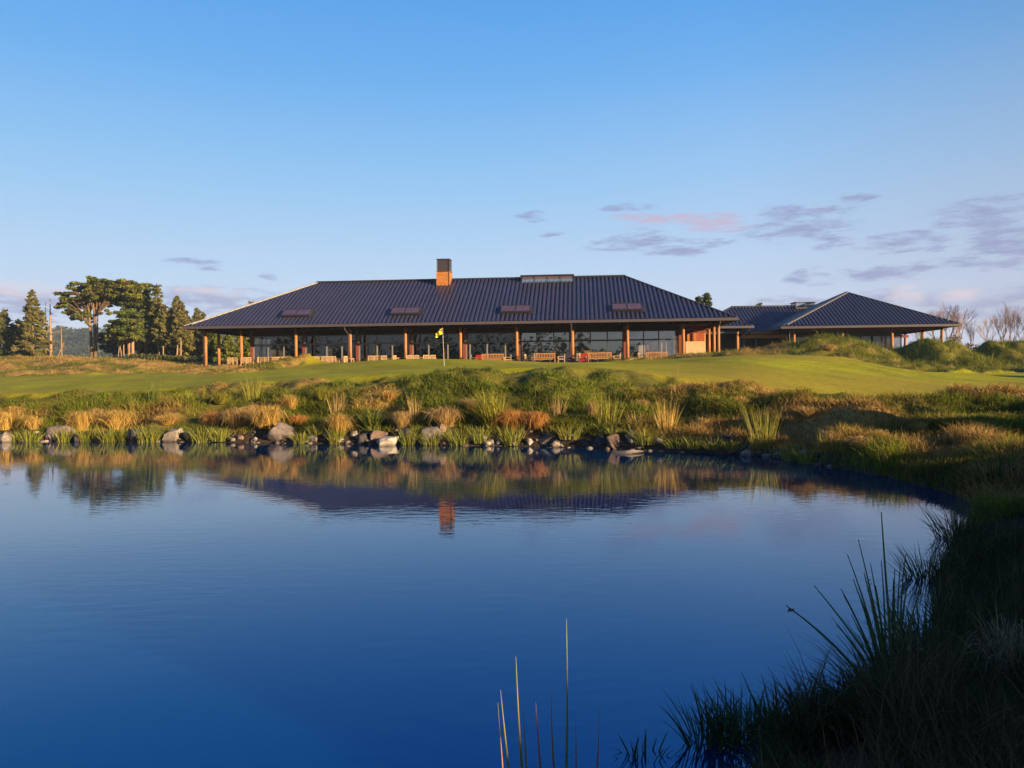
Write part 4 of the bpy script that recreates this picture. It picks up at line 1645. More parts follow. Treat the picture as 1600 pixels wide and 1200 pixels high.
def boulder(loc, w, d, h, col, label, group, seed):
    g = np.random.default_rng(seed)
    V = IV.copy()
    for _ in range(16):
        n = g.normal(0, 1, 3)
        n /= np.linalg.norm(n)
        dd = g.uniform(.38, .82)
        q = V @ n
        V -= np.outer(np.maximum(0, q - dd), n)
    nz = fbm(V[:, 0] * 3 + seed, V[:, 1] * 3 + V[:, 2] * 2.3, seed, 4) - .5
    V *= (1 + .16 * nz)[:, None]
    V -= (V.max(0) + V.min(0)) / 2
    V /= (V.max(0) - V.min(0)) / 2
    V = V * np.array([w / 2, d / 2, h * .62])
    V[:, 2] += h * .38
    c = np.array(col) * (1 + .5 * (fbm(V[:, 0] * 6 + 9, V[:, 1] * 6 + V[:, 2] * 5, seed + 5, 3) - .5))[:, None]
    wet = sstep(.09, .02, V[:, 2] + loc[2] + .03 * nz)[:, None]      # dark tide line
    c = c * (1 - .55 * wet)
    o = mesh_np("boulder", V, IF, M["rock"], smooth=False, col=c)
    o.location = loc
    o.rotation_euler = (0, 0, g.uniform(-.3, .3))
    tag(o, label, "boulder", group)
    return o


M["rock"] = attr_mat("rock", .85, 0, .2, nscale=9.0, nvar=.45)
PALE, MAUVE, DARK, WHITE, BRN = (.23, .20, .175), (.16, .13, .13), (.055, .052, .055), (.36, .33, .30), (.15, .105, .085)
ROCKS = [
    (3, 691, 30, 20, PALE, "pale boulder cut by the picture's left edge at the waterline"),
    (33, 692, 10, 7, DARK, "small dark stone between the pale edge boulder and the long mauve one"),
    (60, 691, 18, 6, WHITE, "flat pale stone below the left end of the long mauve boulder"),
    (87, 689, 60, 25, MAUVE, "long low mauve boulder on the left shore, widest there"),
    (119, 690, 16, 14, DARK, "dark stone butting the right end of the long mauve boulder"),
    (153, 690, 15, 6, PALE, "flat pale stone at the water below the broad golden tussock"),
    (209, 689, 26, 20, (.035, .038, .055), "dark blue-grey boulder on the left shore"),
    (268, 690, 36, 24, PALE, "pale grey angular boulder right of the dark blue-grey one"),
    (289, 689, 22, 16, DARK, "dark boulder leaning on the right of the pale grey angular one"),
    (372, 690, 22, 12, BRN, "brown shore stone left of the small pale stone by the big grey boulder"),
    (357, 690, 12, 8, DARK, "small dark stone beside the brown shore stone"),
    (398, 690, 14, 10, PALE, "small pale rounded stone left of the big grey boulder"),
    (437, 688, 46, 32, (.15, .125, .12), "big grey-mauve boulder, tallest rock on the left half of the shore"),
    (488, 691, 20, 13, PALE, "rounded grey stone, first right of the big grey boulder's sedge"),
    (511, 690, 16, 16, DARK, "dark upright stone below the golden tussock left of the flax"),
    (513, 680, 20, 9, PALE, "pale flat stone lying on top of the dark upright stone"),
    (545, 693, 18, 6, PALE, "flat stone at the water between the dark upright stone and the dark block"),
    (553, 684, 18, 14, PALE, "pale wedge-shaped stone behind the flat one"),
    (566, 692, 24, 18, DARK, "dark block of rock below the flax"),
    (592, 688, 34, 18, BRN, "brown boulder behind the white angular rock"),
    (605, 697, 38, 19, WHITE, "white angular rock at the water, brightest in the middle of the shore"),
    (634, 690, 24, 26, DARK, "dark tall boulder right of the white angular rock"),
    (676, 690, 40, 26, (.13, .115, .105), "pale-topped dark boulder behind sedges"),
    (686, 674, 26, 16, BRN, "brown boulder up behind the pale-topped dark one"),
    (742, 688, 20, 14, DARK, "dark stone half hidden by sedges left of the tall yellow-green clump"),
    (768, 695, 18, 10, WHITE, "small white rock in the water left of the rusty pair of tussocks"),
    (829, 696, 13, 12, WHITE, "white triangular rock at the waterline"),
    (855, 690, 36, 18, DARK, "dark low boulder behind the small white rocks"),
    (852, 697, 8, 6, WHITE, "tiny white stone between the triangular rock and the white-grey one"),
    (870, 697, 24, 11, PALE, "white-grey stone below the dark low boulder"),
    (877, 699, 19, 6, WHITE, "thin flat white slab lying in front of the white-grey stone"),
    (896, 697, 14, 6, DARK, "flat dark stone right of the thin white slab"),
    (917, 697, 13, 10, DARK, "small dark stone left of the rocks around the brown boulder"),
    (941, 697, 26, 18, (.045, .045, .06), "dark blue stone leaning left of the brown rounded boulder"),
    (963, 699, 32, 25, (.13, .09, .075), "big brown rounded boulder standing above the flat pale slab"),
    (962, 680, 12, 10, PALE, "small pale stone perched behind the brown rounded boulder"),
    (938, 682, 12, 8, PALE, "small grey stone up left of the brown rounded boulder"),
    (987, 694, 22, 24, DARK, "dark boulder touching the right of the brown rounded boulder"),
    (978, 709, 64, 11, (.24, .205, .18), "long flat pale slab lying out in the water"),
    (1105, 705, 16, 8, DARK, "small dark stone along the shaded shore left of the tall rushes"),
    (1143, 690, 32, 16, (.06, .056, .058), "dark grey boulder up the bank left of the tall rushes"),
    (1168, 713, 26, 16, (.20, .16, .145), "pale mauve rounded rock standing alone in the water by the tall rushes"),
    (1232, 694, 30, 14, DARK, "dark boulder right of the tall rushes"),
    (1272, 702, 26, 12, DARK, "dark stone on the shaded right bank above the water"),
    (1222, 684, 22, 10, BRN, "brown stone up the bank right of the tall rushes"),
]
for i, (px, py, w, h, col, lab) in enumerate(ROCKS):
    p = drop(px, py)
    sd = float(pond_sd(np.array([p.x]), np.array([p.y]))[0])
    k = p.y / 1200
    dpt = w * k * (.75 if w < 50 else .45)
    if p.z <= 0.02:
        p.z = -.03
    boulder((p.x, p.y + dpt * .3, p.z - .05), w * k * .95, dpt, h * k * .95, col, lab, "boulders along the waterline", 100 + i)


# small stones and gravel along the waterline
def pebbles():
    V0, F0 = ico(1)
    Vs, Fs, Cs = [], [], []
    nn = 0
    for k in range(520):
        px = rng.uniform(-40, 1330)
        t = bear(px)
        Ys = np.arange(12, 30, .03)
        sd = pond_sd(t * Ys, Ys)
        y = Ys[np.argmax(sd > 0)] + rng.normal(.12, .22)
        x = t * y
        z = gz(x, y)
        if z < -.08 or z > .5:
            continue
        r = .03 + .10 * rng.random() ** 2.5
        v = V0 * (1 + .35 * rng.normal(0, 1, (len(V0), 1)).clip(-.8, .8)) * np.array([r * rng.uniform(.8, 1.6), r, r * rng.uniform(.4, .8)])
        a = rng.uniform(0, 6.28)
        v = v @ np.array([[math.cos(a), -math.sin(a), 0], [math.sin(a), math.cos(a), 0], [0, 0, 1]])
        Vs.append(v + np.array([x, y, max(z, -.02) + r * .15]))
        Fs.append(F0 + nn)
        nn += len(V0)
        c = np.array([(.07, .06, .055), (.13, .11, .10), (.22, .19, .165), (.10, .08, .065)][rng.integers(0, 4)]) * rng.uniform(.7, 1.3)
        Cs.append(np.repeat(c[None], len(V0), 0))
    o = mesh_np("pebbles", np.concatenate(Vs), np.concatenate(Fs), M["rock"], col=np.concatenate(Cs))
    tag(o, kind='stuff')


pebbles()
# ------------------------------------------------------------------ reeds in the near water
def stem(name, tip, base, w, cols, label, cat, group, bow=.02, n=7):
    """one tapered stem from base to tip; cols = colour at foot, middle, tip"""
    base, tip = Vector(base), Vector(tip)
    d = tip - base
    q, rr, cc = [], [], []
    for i in range(n):
        s = i / (n - 1)
        p = d * s
        p.x += bow * math.sin(math.pi * s)
        q.append(p)
        rr.append(w * (1 - .85 * s ** 1.6))
    mb = MB()
    mb.tube(q, rr, 6)
    V = np.array(mb.v)
    o = mb.build(name, M["reed"], None, smooth=True)
    o.location = base
    a = o.data.color_attributes.new("col", 'FLOAT_COLOR', 'POINT')
    s = np.clip(V[:, 2] / d.z, 0, 1)
    c = np.ones((len(V), 4), np.float32)
    for k in range(3):
        c[:, k] = np.interp(s, [0, .5, 1], [cols[0][k], cols[1][k], cols[2][k]])
    a.data.foreach_set("color", c.ravel())
    tag(o, label, cat, group)
    return o


YEL = [(.07, .09, .03), (.30, .28, .07), (.36, .30, .12)]  # dark foot: shade low on the stems put into the colour
PNK = [(.07, .08, .04), (.42, .16, .12), (.50, .24, .20)]  # foot darkened for shade, as on the yellow stems
REEDS = [
    (885, 967, 882, 3.60, .0055, YEL, "tallest yellow reed stem rising alone from the dark water near the bottom edge"),
    (806, 1026, 822, 3.62, .0055, YEL, "second tallest yellow reed, left of the pink ones near the bottom edge"),
    (782, 1078, 806, 3.60, .005, YEL, "yellow reed leaning left, between the leftmost stem and the second tallest"),
    (778, 1098, 795, 3.70, .0045, YEL, "thin yellow reed leaning left, its tip furthest left of all"),
    (782, 1152, 792, 3.45, .006, PNK, "short pink reed at the bottom edge, leftmost of the pink ones"),
    (817, 1104, 824, 3.75, .004, YEL, "thin faint reed close against the second tallest"),
    (837, 1097, 852, 3.62, .0055, PNK, "bright pink reed leaning left in the middle of the group"),
    (861, 1087, 872, 3.64, .005, [(.07, .08, .04), (.30, .24, .08), (.45, .20, .16)], "yellow reed with a pink tip left of the tallest stem"),
    (899, 1126, 896, 3.66, .004, PNK, "short thin pink reed right of the tallest stem"),
    (936, 1108, 925, 3.70, .004, PNK, "dull pink reed leaning right, rightmost of the near reeds"),
]
for tx, ty, bx, Y, w, c, lab in REEDS:
    b = at(bx, 1220, Y)
    b.z = -.12
    stem("reed", at(tx, ty, Y), b, w * 1.35, c, lab, "reed", "reeds in the near water", bow=random.uniform(-.01, .01))

# big rush on the right bank: every stem of the clump is one plant
def bank_rush():
    Y = 4.75
    bx, by = 1392, 1095
    B = at(bx, by, Y)
    root = empty("bank_rush", B)
    tag(root, "tall dark rush clump on the near right bank fanning its long stems over the water", "rush clump")
    tips = [(1377, 800), (1341, 843), (1324, 866), (1360, 880), (1357, 910), (1377, 876), (1272, 915), (1228, 946), (1318, 930), (1314, 920), (1415, 866),
            (1407, 880), (1420, 900), (1333, 905), (1350, 895), (1345, 935), (1368, 915), (1386, 930), (1396, 905), (1330, 960), (1306, 975), (1398, 890), (1440, 915), (1433, 950)]
    P, C, Wd = [], [], []
    K = 8
    for i, (tx, ty) in enumerate(tips):
        T = at(tx, ty, Y + (random.uniform(-.35, .35) if i != 7 else 0)) - B
        b0 = Vector((random.uniform(-.07, .07), random.uniform(-.1, .1), -.05))
        # curve: leaves nearly upright then bends to the tip
        mid = Vector((T.x * .38, T.y * .38, T.z * .52))
        row = []
        for k in range(K):
            s = k / (K - 1)
            p = b0 * (1 - s) ** 2 + (mid * 2) * s * (1 - s) * 1.0 + T * s * s
            row.append(tuple(p - b0))
        P.append(tuple(b0))
        C.append(row)
        Wd.append(random.uniform(.006, .009))
    n = len(P)
    for _ in range(90):     # short leaves at the foot
        b0 = Vector((random.uniform(-.12, .16), random.uniform(-.15, .15), -.05))
        T = Vector((random.uniform(-.28, .28), random.uniform(-.2, .2), random.uniform(.18, .55)))
        P.append(tuple(b0))
        C.append([tuple(Vector((T.x * (k / (K - 1)) ** 1.6, T.y * (k / (K - 1)) ** 1.6, T.z * k / (K - 1)))) for k in range(K)])
        Wd.append(random.uniform(.003, .005))
    P, C, Wd = np.array(P), np.array(C), np.array(Wd)
    taper = np.interp(np.linspace(0, 1, K), [0, .6, 1], [1, .85, .35])
    dr = C[:, -1]
    side = np.stack([dr[:, 2], rng.normal(0, .12, len(P)), -dr[:, 0]], 1)      # leaf faces set across the stem
    side /= np.linalg.norm(side, axis=1)[:, None]
    col = np.array([.055, .095, .03])[None] * rng.uniform(.7, 1.3, (len(P), 1))
    strips("stems", P, C, Wd[:, None] * taper[None], side, col, M["reed"], root).name = "stem_tuft"
    # drooping seed head at the end of the longest bent stem
    T = at(1228, 946, Y) - B
    mb = MB()
    e = at(1236, 951, Y) - B
    for k in range(9):
        d = Vector((random.uniform(-.012, .012), random.uniform(-.01, .01), random.uniform(-.025, -.008)))
        s = e + Vector((.004 * k - .016, 0, 0))
        mb.tube([s, s + d * .5, s + d + Vector((-.006, 0, -.004))], [.0025, .004, .001], 5)
    mb.build("seed_head", M["bark"], root)
    T = at(1357, 905, Y) - B
    mb = MB()
    for k in range(9):
        s = T + Vector((random.uniform(-.01, .01), 0, -.01 - .012 * k))
        mb.tube([s, s + Vector((random.uniform(-.02, .02), 0, .008))], [.004, .0015], 5)
    mb.build("seed_head", M["bark"], root)


bank_rush()

NT = [(.032, .065, .018), (.045, .08, .02), (.025, .045, .014)]
NEAR = [
    (1112, 1215, 4.15, .16, .34, 110, "dark green grass tuft at the bottom edge, leftmost on the near bank"),
    (1165, 1190, 4.2, .18, .36, 130, "dark green grass tuft beside the leftmost one at the water's edge"),
    (1218, 1180, 4.3, .18, .32, 120, "dark grass tuft between the bottom-edge tufts and the tall rush"),
    (1275, 1165, 4.4, .15, .30, 90, "thin dark grass tuft left of the foot of the tall rush"),
    (1000, 1235, 4.0, .10, .20, 26, "sparse dark blades rising from the water right of the pink reeds"),
    (1440, 1010, 5.6, .22, .50, 130, "dark upright tuft behind the tall rush at the bank's edge"),
    (1455, 900, 7.4, .25, .45, 120, "dark tuft hanging over the water where the right bank bulges"),
    (1500, 830, 9.2, .3, .5, 120, "dark tuft beyond the bulge of the right bank"),
    (1590, 1120, 4.2, .3, .42, 170, "pale dry grass tussock at the lower right corner"),
    (1565, 745, 12.0, .35, .8, 90, "tall dark grass clump on the right bank at the head of the inlet"),
]
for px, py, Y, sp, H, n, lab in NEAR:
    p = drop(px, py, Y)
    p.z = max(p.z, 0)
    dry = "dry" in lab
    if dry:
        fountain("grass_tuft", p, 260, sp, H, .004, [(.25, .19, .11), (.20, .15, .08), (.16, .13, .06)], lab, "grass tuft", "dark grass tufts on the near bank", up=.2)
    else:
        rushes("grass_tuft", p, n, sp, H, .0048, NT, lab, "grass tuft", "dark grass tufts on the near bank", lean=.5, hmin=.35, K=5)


# ------------------------------------------------------------------ trees
def leaf_cloud(name, cen, rads, n, size, col, parent=None, flat=.5, cvar=.35, mat="leaf", out=.5):
    """leaf sprays filling ellipsoids; cen (M,3), rads (M,3), n per ellipsoid"""
    cen, rads = np.asarray(cen, float), np.asarray(rads, float)
    Mn = len(cen)
    vol = (rads[:, 0] * rads[:, 1] * rads[:, 2]) ** (2 / 3)
    cnt = np.maximum(6, (n * Mn * vol / vol.sum())).astype(int)
    idx = np.repeat(np.arange(Mn), cnt)
    N_ = len(idx)
    d = rng.normal(0, 1, (N_, 3))
    d /= np.linalg.norm(d, axis=1)[:, None]
    r = rng.random(N_) ** out
    P = cen[idx] + d * r[:, None] * rads[idx]
    nrm = rng.normal(0, 1, (N_, 3))
    nrm[:, 2] += flat * 2
    nrm += d * .6
    nrm /= np.linalg.norm(nrm, axis=1)[:, None]
    t1 = np.cross(nrm, rng.normal(0, 1, (N_, 3)))
    t1 /= np.linalg.norm(t1, axis=1)[:, None]
    t2 = np.cross(nrm, t1)
    s = size * rng.uniform(.5, 1.4, N_)
    a, b = t1 * s[:, None], t2 * (s * .5)[:, None]
    V = np.stack([P - a, P + b * 1.0 - a * .1, P + a, P - b - a * .1], 1).reshape(-1, 3)
    f = (np.arange(N_) * 4)[:, None] + np.arange(4)[None]
    cl = rng.uniform(1 - cvar, 1 + cvar, Mn)[idx] * rng.uniform(.75, 1.25, N_)
    base = np.asarray(col, float)
    c = (base[rng.integers(0, len(base), Mn)][idx] if base.ndim == 2 else base[None]) * cl[:, None]
    return mesh_np(name, V, f, M[mat], smooth=False, col=np.repeat(c, 4, 0), parent=parent)


PINE = [(.10, .11, .025), (.13, .125, .035), (.16, .13, .05)]
CYP = [(.10, .125, .022), (.14, .155, .028), (.075, .10, .02)]
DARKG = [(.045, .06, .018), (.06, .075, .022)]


def pole_pts(h, lean=(0, 0), wob=.15, n=7):
    return [Vector((lean[0] * s + wob * math.sin(3.1 * s + h), lean[1] * s + wob * math.cos(2.3 * s + h), h * s)) for s in [i / (n - 1) for i in range(n)]]


def conifer(px, top, Y, width, label, bare=.12, group=None, cols=PINE, name="pine_tree", dens=1.0, trunk_r=.26, mat="bark", gap=.35, layers=15, sag=.1):
    p = drop(px, 0, Y)
    h = at(px, top, Y).z - p.z
    root = empty(name, p)
    tag(root, label, "pine tree", group)
    wr = width / 1200 * Y / 2
    tp = pole_pts(h * .97)
    mb = MB()
    mb.tube([tp[0] - Vector((0, 0, .5))] + tp[1:], [trunk_r * (1 - .9 * i / (len(tp) - 1)) for i in range(len(tp))], 8)
    lim = MB()
    cen, rd = [], []
    nbr = int(layers * 7 * (1 - .35 * gap))
    for k in range(nbr):
        f_ = (k + random.random()) / nbr
        s = bare + (1 - bare) * f_ ** .85
        a = k * 2.399 + random.uniform(-.6, .6)
        R_ = wr * (1 - ((s - bare) / (1 - bare)) ** 1.2) * random.uniform(.55, 1.12) + .22
        R_ *= min(1, .6 + (s - bare) * 3.0)
        o = Vector((math.cos(a) * R_, math.sin(a) * R_, (.25 - sag * 2) * R_ * random.uniform(.2, 1.2) * (1 if s > .5 else -.3)))
        b = Vector((0, 0, h * s))
        lim.tube([b, b + o * .55 + Vector((0, 0, .05)), b + o], [.05 * (1.2 - s), .03, .012], 4, cap=False)
        m_ = 4 if R_ > 1.6 else (3 if R_ > .9 else 1)
        for q in range(m_):
            f = .35 + .65 * (q + random.uniform(.3, 1)) / m_
            c = b + o * f + Vector((random.uniform(-.2, .2), random.uniform(-.2, .2), random.uniform(-.2, .2)))
            cen.append(c)
            e = random.uniform(.28, .62) * (.75 + .12 * R_)
            rd.append((e, e, e * random.uniform(.45, .8)))
    cen.append(Vector((0, 0, h * .985)))
    rd.append((.22, .22, .5))
    tr = mb.build("trunk", M[mat], root, smooth=True)
    lim.build("limb", M["bark"], root, smooth=True)
    leaf_cloud("crown", [tuple(c) for c in cen], rd, int(36 * dens), .21, cols, root, flat=.2, out=.75)
    return root


def crown_tree(px, Y, base_h, trunks, clusters, label, cols, name="cypress_tree", cat="cypress tree", leaf=.34, n=260, depth=2.6, mat="bark", flat=.6, group=None):
    """broad tree: clusters = (photo x, photo y, half width px, half height px, depth offset)"""
    p = drop(px, 0, Y)
    root = empty(name, p)
    tag(root, label, cat, group)
    k = Y / 1200
    cen, rd = [], []
    for (cx, cy, hw, hh, dy) in clusters:
        c = at(cx, cy, Y) - p
        c.y += dy
        # break every mass of foliage into smaller flat plates
        nsub = max(5, int(hw * hh / 9))
        for _ in range(nsub):
            a, r = random.uniform(0, 6.283), math.sqrt(random.random())
            e = random.uniform(.14, .36)
            cen.append((c.x + math.cos(a) * r * hw * k * .95, c.y + random.uniform(-1, 1) * min(hw * k * .8, depth * 1.2), c.z + math.sin(a) * r * hh * k * .95))
            rd.append((hw * k * e + .18, hw * k * e + .18, hh * k * e * .55 + .12))
    tr = MB()
    for (b, t, r0, r1) in trunks:
        B = at(b[0], b[1], Y) - p
        B.z = -.5
        T = at(t[0], t[1], Y) - p
        mid = (B + T) / 2 + Vector((random.uniform(-.15, .15), random.uniform(-.3, .3), 0))
        tr.tube([B, mid, T], [r0, (r0 + r1) / 2 * .95, r1], 10)
        ends = [c for i, c in enumerate(cen) if i % 3 == 0]
    tr.build("trunk", M[mat], root, smooth=True)
    lm = MB()
    tops = [(at(t[0], t[1], Y) - p, at(b[0], b[1], Y) - p) for b, t, _, _ in trunks]
    for i, c in enumerate(cen):
        if i % 3:
            continue
        c = Vector(c)
        T, B = min(tops, key=lambda q: abs(q[0].x - c.x))
        s = random.uniform(.55, 1.0)
        st = B * (1 - s) + T * s
        if c.z < st.z - 1.5 and random.random() < .4:
            continue
        mid = (st + c) / 2 + Vector((0, 0, .4))
        lm.tube([st, mid, c], [.11, .07, .025], 5, cap=False)
    lm.build("limb", M["bark"], root, smooth=True)
    leaf_cloud("crown", cen, rd, int(n * .72), leaf * .78, cols, root, flat=flat, out=.7)
    return root


YT = 140.0
# the pair on the far left
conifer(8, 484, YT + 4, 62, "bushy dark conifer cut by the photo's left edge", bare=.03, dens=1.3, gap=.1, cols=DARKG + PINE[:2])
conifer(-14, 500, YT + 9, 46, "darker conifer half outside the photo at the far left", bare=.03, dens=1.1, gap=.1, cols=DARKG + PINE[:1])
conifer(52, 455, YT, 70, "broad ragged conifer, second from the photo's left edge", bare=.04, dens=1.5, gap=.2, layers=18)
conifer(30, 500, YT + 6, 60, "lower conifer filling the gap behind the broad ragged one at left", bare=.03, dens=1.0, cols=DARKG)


def snag(px, top, Y, label, lean=0., r0=.22, twigs=30, mat="barkpale", base=555):
    p = drop(px, 0, Y)
    h = at(px, top, Y).z - p.z
    root = empty("dead_tree", p)
    tag(root, label, "dead tree", "dead bare trunks at left")
    tp = [Vector((lean * h * s, 0, h * s)) for s in (0, .3, .6, 1)]
    tp[0].z = -.4
    mb = MB()
    mb.tube(tp, [r0, r0 * .75, r0 * .5, .04], 8)
    mb.build("trunk", M[mat], root, smooth=True)
    lm = MB()
    for i in range(twigs):
        s = random.uniform(.18, .97)
        a = random.uniform(0, 6.28)
        b = Vector((lean * h * s, 0, h * s))
        L_ = random.uniform(.6, 2.0) * (1.1 - s * .6)
        o = Vector((math.cos(a) * L_, math.sin(a) * L_, random.uniform(-.5, .5)))
        lm.tube([b, b + o * .6 + Vector((0, 0, .15)), b + o], [.05, .035, .015], 4, cap=False)
    lm.build("limb", M[mat], root, smooth=True)
    return root


snag(80, 467, YT + 1, "tallest dead trunk with short broken twigs right of the broad conifer", r0=.34, twigs=46)
snag(73, 472, YT + 3, "thin dead trunk close left of the tallest dead one", r0=.14, twigs=20)
snag(97, 505, YT, "lone thin dead pole right of the tallest dead trunk", r0=.15, twigs=8)
snag(84, 535, YT - 1, "leaning broken dead stem at the foot of the tallest dead trunk", lean=.45, r0=.13, twigs=2)

# the spreading flat-topped cypress with two trunks
crown_tree(146, YT, 0,
           [((143.5, 556), (138, 478), .33, .2), ((149, 556), (147, 465), .36, .2), ((148.5, 556), (153, 452), .2, .12)],
           [(150, 438, 13, 8, 0), (156, 446, 26, 9, 1), (132, 452, 20, 8, -1), (112, 462, 17, 7, 0), (104, 474, 13, 10, -1), (118, 478, 18, 9, 1), (128, 492, 14, 8, 0),
            (108, 488, 12, 9, 1), (176, 447, 24, 10, 1), (172, 462, 22, 9, -1), (150, 462, 18, 8, 1.5), (196, 445, 22, 9, 0), (117, 500, 9, 6, 0), (165, 488, 8, 4, 0), (133, 500, 8, 6, .5), (140, 445, 22, 8, 2), (122, 470, 22, 10, 2), (186, 455, 24, 10, 2), (205, 455, 20, 10, -1), (160, 470, 16, 7, 2)],
           "tall flat-topped cypress on two bare trunks with crown spreading to the left", CYP + [(.12, .085, .04)], n=230)
crown_tree(200, YT - 3, 0,
           [((201, 556), (200, 520), .42, .28), ((206, 556), (207, 522), .36, .22), ((190, 556), (186, 530), .12, .07), ((183, 556), (188, 532), .1, .06), ((196, 556), (193, 530), .12, .08)],
           [(204, 500, 24, 12, 0), (186, 512, 20, 12, 0), (212, 512, 20, 13, -1), (200, 524, 28, 10, 0), (180, 524, 16, 9, 1), (222, 522, 12, 10, 0), (196, 490, 14, 8, 0), (208, 488, 14, 8, 1), (170, 525, 9, 7, 0)],
           "dense rounded cypress with thick pale trunks, in front of the flat-topped one", CYP[:2] + [(.070, .100, .022)], n=330, mat="barkpale", leaf=.30)
crown_tree(216, YT + 5, 0,
           [((219, 556), (214, 480), .4, .25), ((228, 556), (226, 460), .3, .18)],
           [(214, 452, 20, 9, 0), (226, 450, 13, 8, 0), (206, 466, 24, 9, 0), (224, 470, 20, 11, 0), (216, 484, 26, 11, 0), (232, 490, 12, 12, 0), (190, 470, 14, 8, 1), (230, 462, 11, 8, 0)],
           "tall dark cypress behind the rounded one, joined to the flat-topped crown", CYP + DARKG[:1], n=260)
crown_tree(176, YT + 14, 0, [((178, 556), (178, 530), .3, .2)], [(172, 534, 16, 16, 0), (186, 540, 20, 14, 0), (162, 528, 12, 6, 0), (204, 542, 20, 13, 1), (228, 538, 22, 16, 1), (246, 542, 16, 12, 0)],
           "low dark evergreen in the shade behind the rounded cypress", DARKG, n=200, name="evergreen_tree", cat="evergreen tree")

G = "slender pines left of the clubhouse"
conifer(248, 445, YT + 2, 38, "tallest slender pine right of the cypresses", bare=.30, group=G, dens=1.2, trunk_r=.22, mat="barkpale", gap=.5)
conifer(257, 478, YT - 4, 36, "slender pine with pale trunk, between the tallest slender one and the next", bare=.35, group=G, dens=1.0, trunk_r=.16, mat="barkpale", gap=.4)
conifer(268, 482, YT + 6, 38, "dusky slender pine behind the pale-trunked ones", bare=.25, group=G, dens=1.0, trunk_r=.16, gap=.4)
conifer(277, 465, YT - 2, 36, "slender pine with a tall narrow top, second tallest of the slender pines", bare=.36, group=G, dens=1.2, trunk_r=.18, mat="barkpale", gap=.45)
conifer(284, 472, YT - 5, 34, "pine with straight pale trunk touching the second tallest slender pine's right side", bare=.38, group=G, dens=1.0, trunk_r=.19, mat="barkpale", gap=.4)
conifer(290, 490, YT + 4, 38, "shorter slender pine left of the clubhouse roof tip", bare=.34, group=G, dens=1.0, trunk_r=.15, mat="barkpale", gap=.4)
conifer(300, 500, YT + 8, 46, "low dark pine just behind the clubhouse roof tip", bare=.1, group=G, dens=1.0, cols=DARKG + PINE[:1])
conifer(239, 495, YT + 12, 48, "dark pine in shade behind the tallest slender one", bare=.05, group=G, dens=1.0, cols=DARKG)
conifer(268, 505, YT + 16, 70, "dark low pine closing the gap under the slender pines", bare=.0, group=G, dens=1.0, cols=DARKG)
conifer(318, 490, YT + 6, 36, "pine whose top shows just above the left hip of the clubhouse roof", bare=.1, group=G, dens=1.0)
conifer(309, 482, YT + 3, 48, "full dark pine joining the slender pines to the clubhouse roof tip", bare=.1, group=G, dens=1.2)
conifer(335, 496, YT + 1, 34, "pine behind the clubhouse's left hip, right of the top that shows above it", bare=.1, group=G, dens=1.0)
conifer(395, 473, 120, 24, "pine top peeping above the middle of the clubhouse's left hip", bare=.3, group=G, dens=1.0, gap=.3)
# evergreens seen through the open left end of the verandah
G = "evergreens seen through the open left end of the verandah"
for i, (px, top, Y, w, lab) in enumerate([
        (338, 516, 112, 34, "dark evergreen between the two leftmost verandah posts"),
        (358, 520, 108, 40, "broad drooping evergreen behind the third verandah post from the left"),
        (377, 522, 114, 34, "sunlit evergreen between the third verandah post and the glazed corner"),
        (392, 518, 110, 30, "evergreen behind the red post of the glazed corner")]):
    conifer(px, top, Y, w, lab, bare=.0, group=G, dens=1.2, cols=CYP, name="evergreen_tree", gap=.1, layers=14, sag=.3)["category"] = "evergreen tree"
conifer(1105, 460, 125, 34, "dark bushy conifer top behind the right hip of the clubhouse roof", bare=.1, dens=1.7, gap=.05, cols=DARKG, layers=18)
conifer(1093, 464, 128, 16, "narrow conifer tip left of the bushy one behind the clubhouse's right hip", bare=.3, dens=1.2, gap=.1, cols=DARKG)
conifer(1187, 475, 140, 10, "tiny conifer tip above the linking wing's ridge", bare=.3, dens=.8, gap=.1, cols=DARKG)


# low hedge at the foot of the slender pines
def hedge():
    cen, rd = [], []
    for px in np.arange(206, 322, 1.6):
        p = drop(px, 0, 104 + random.uniform(-1, 1))
        cen.append((p.x, p.y, p.z + .4))
        rd.append((.42, .5, random.uniform(.55, .85)))
    o = leaf_cloud("hedge", cen, rd, 110, .16, [(.075, .090, .030), (.10, .10, .04)], None, flat=.2)
    c = np.mean(cen, 0)
    o.data.transform(Matrix.Translation((-c[0], -c[1], -c[2])))
    o.location = c
    tag(o, "low ragged hedge below the slender pines, left of the clubhouse", "hedge")


hedge()


# bare winter trees on the right
def bare_mesh(seed, h, spread, depth=7):
    g = random.Random(seed)
    mb = MB()

    def grow(p, d, L_, r, lev):
        q = p + d * L_
        m_ = (p + q) / 2 + Vector((g.uniform(-1, 1), g.uniform(-1, 1), 0)) * L_ * .05
        mb.tube([p, m_, q], [r, r * .85, r * .68], 5 if lev < 3 else 3, cap=False)
        if lev >= depth:
            return
        nchild = 3 if lev < 4 else 2
        for c in range(nchild):
            ang = g.uniform(.18, .55) * spread
            az = g.uniform(0, 6.283)
            s = d.orthogonal().normalized()
            s2 = d.cross(s)
            nd = (d + (s * math.cos(az) + s2 * math.sin(az)) * math.tan(ang) + Vector((0, 0, .16))).normalized()
            grow(p + d * L_ * g.uniform(.55, 1.0), nd, L_ * g.uniform(.62, .82), r * .62, lev + 1)
    grow(Vector((0, 0, -.3)), Vector((0, 0, 1)), h * .25, h * .0095, 0)
    return mb


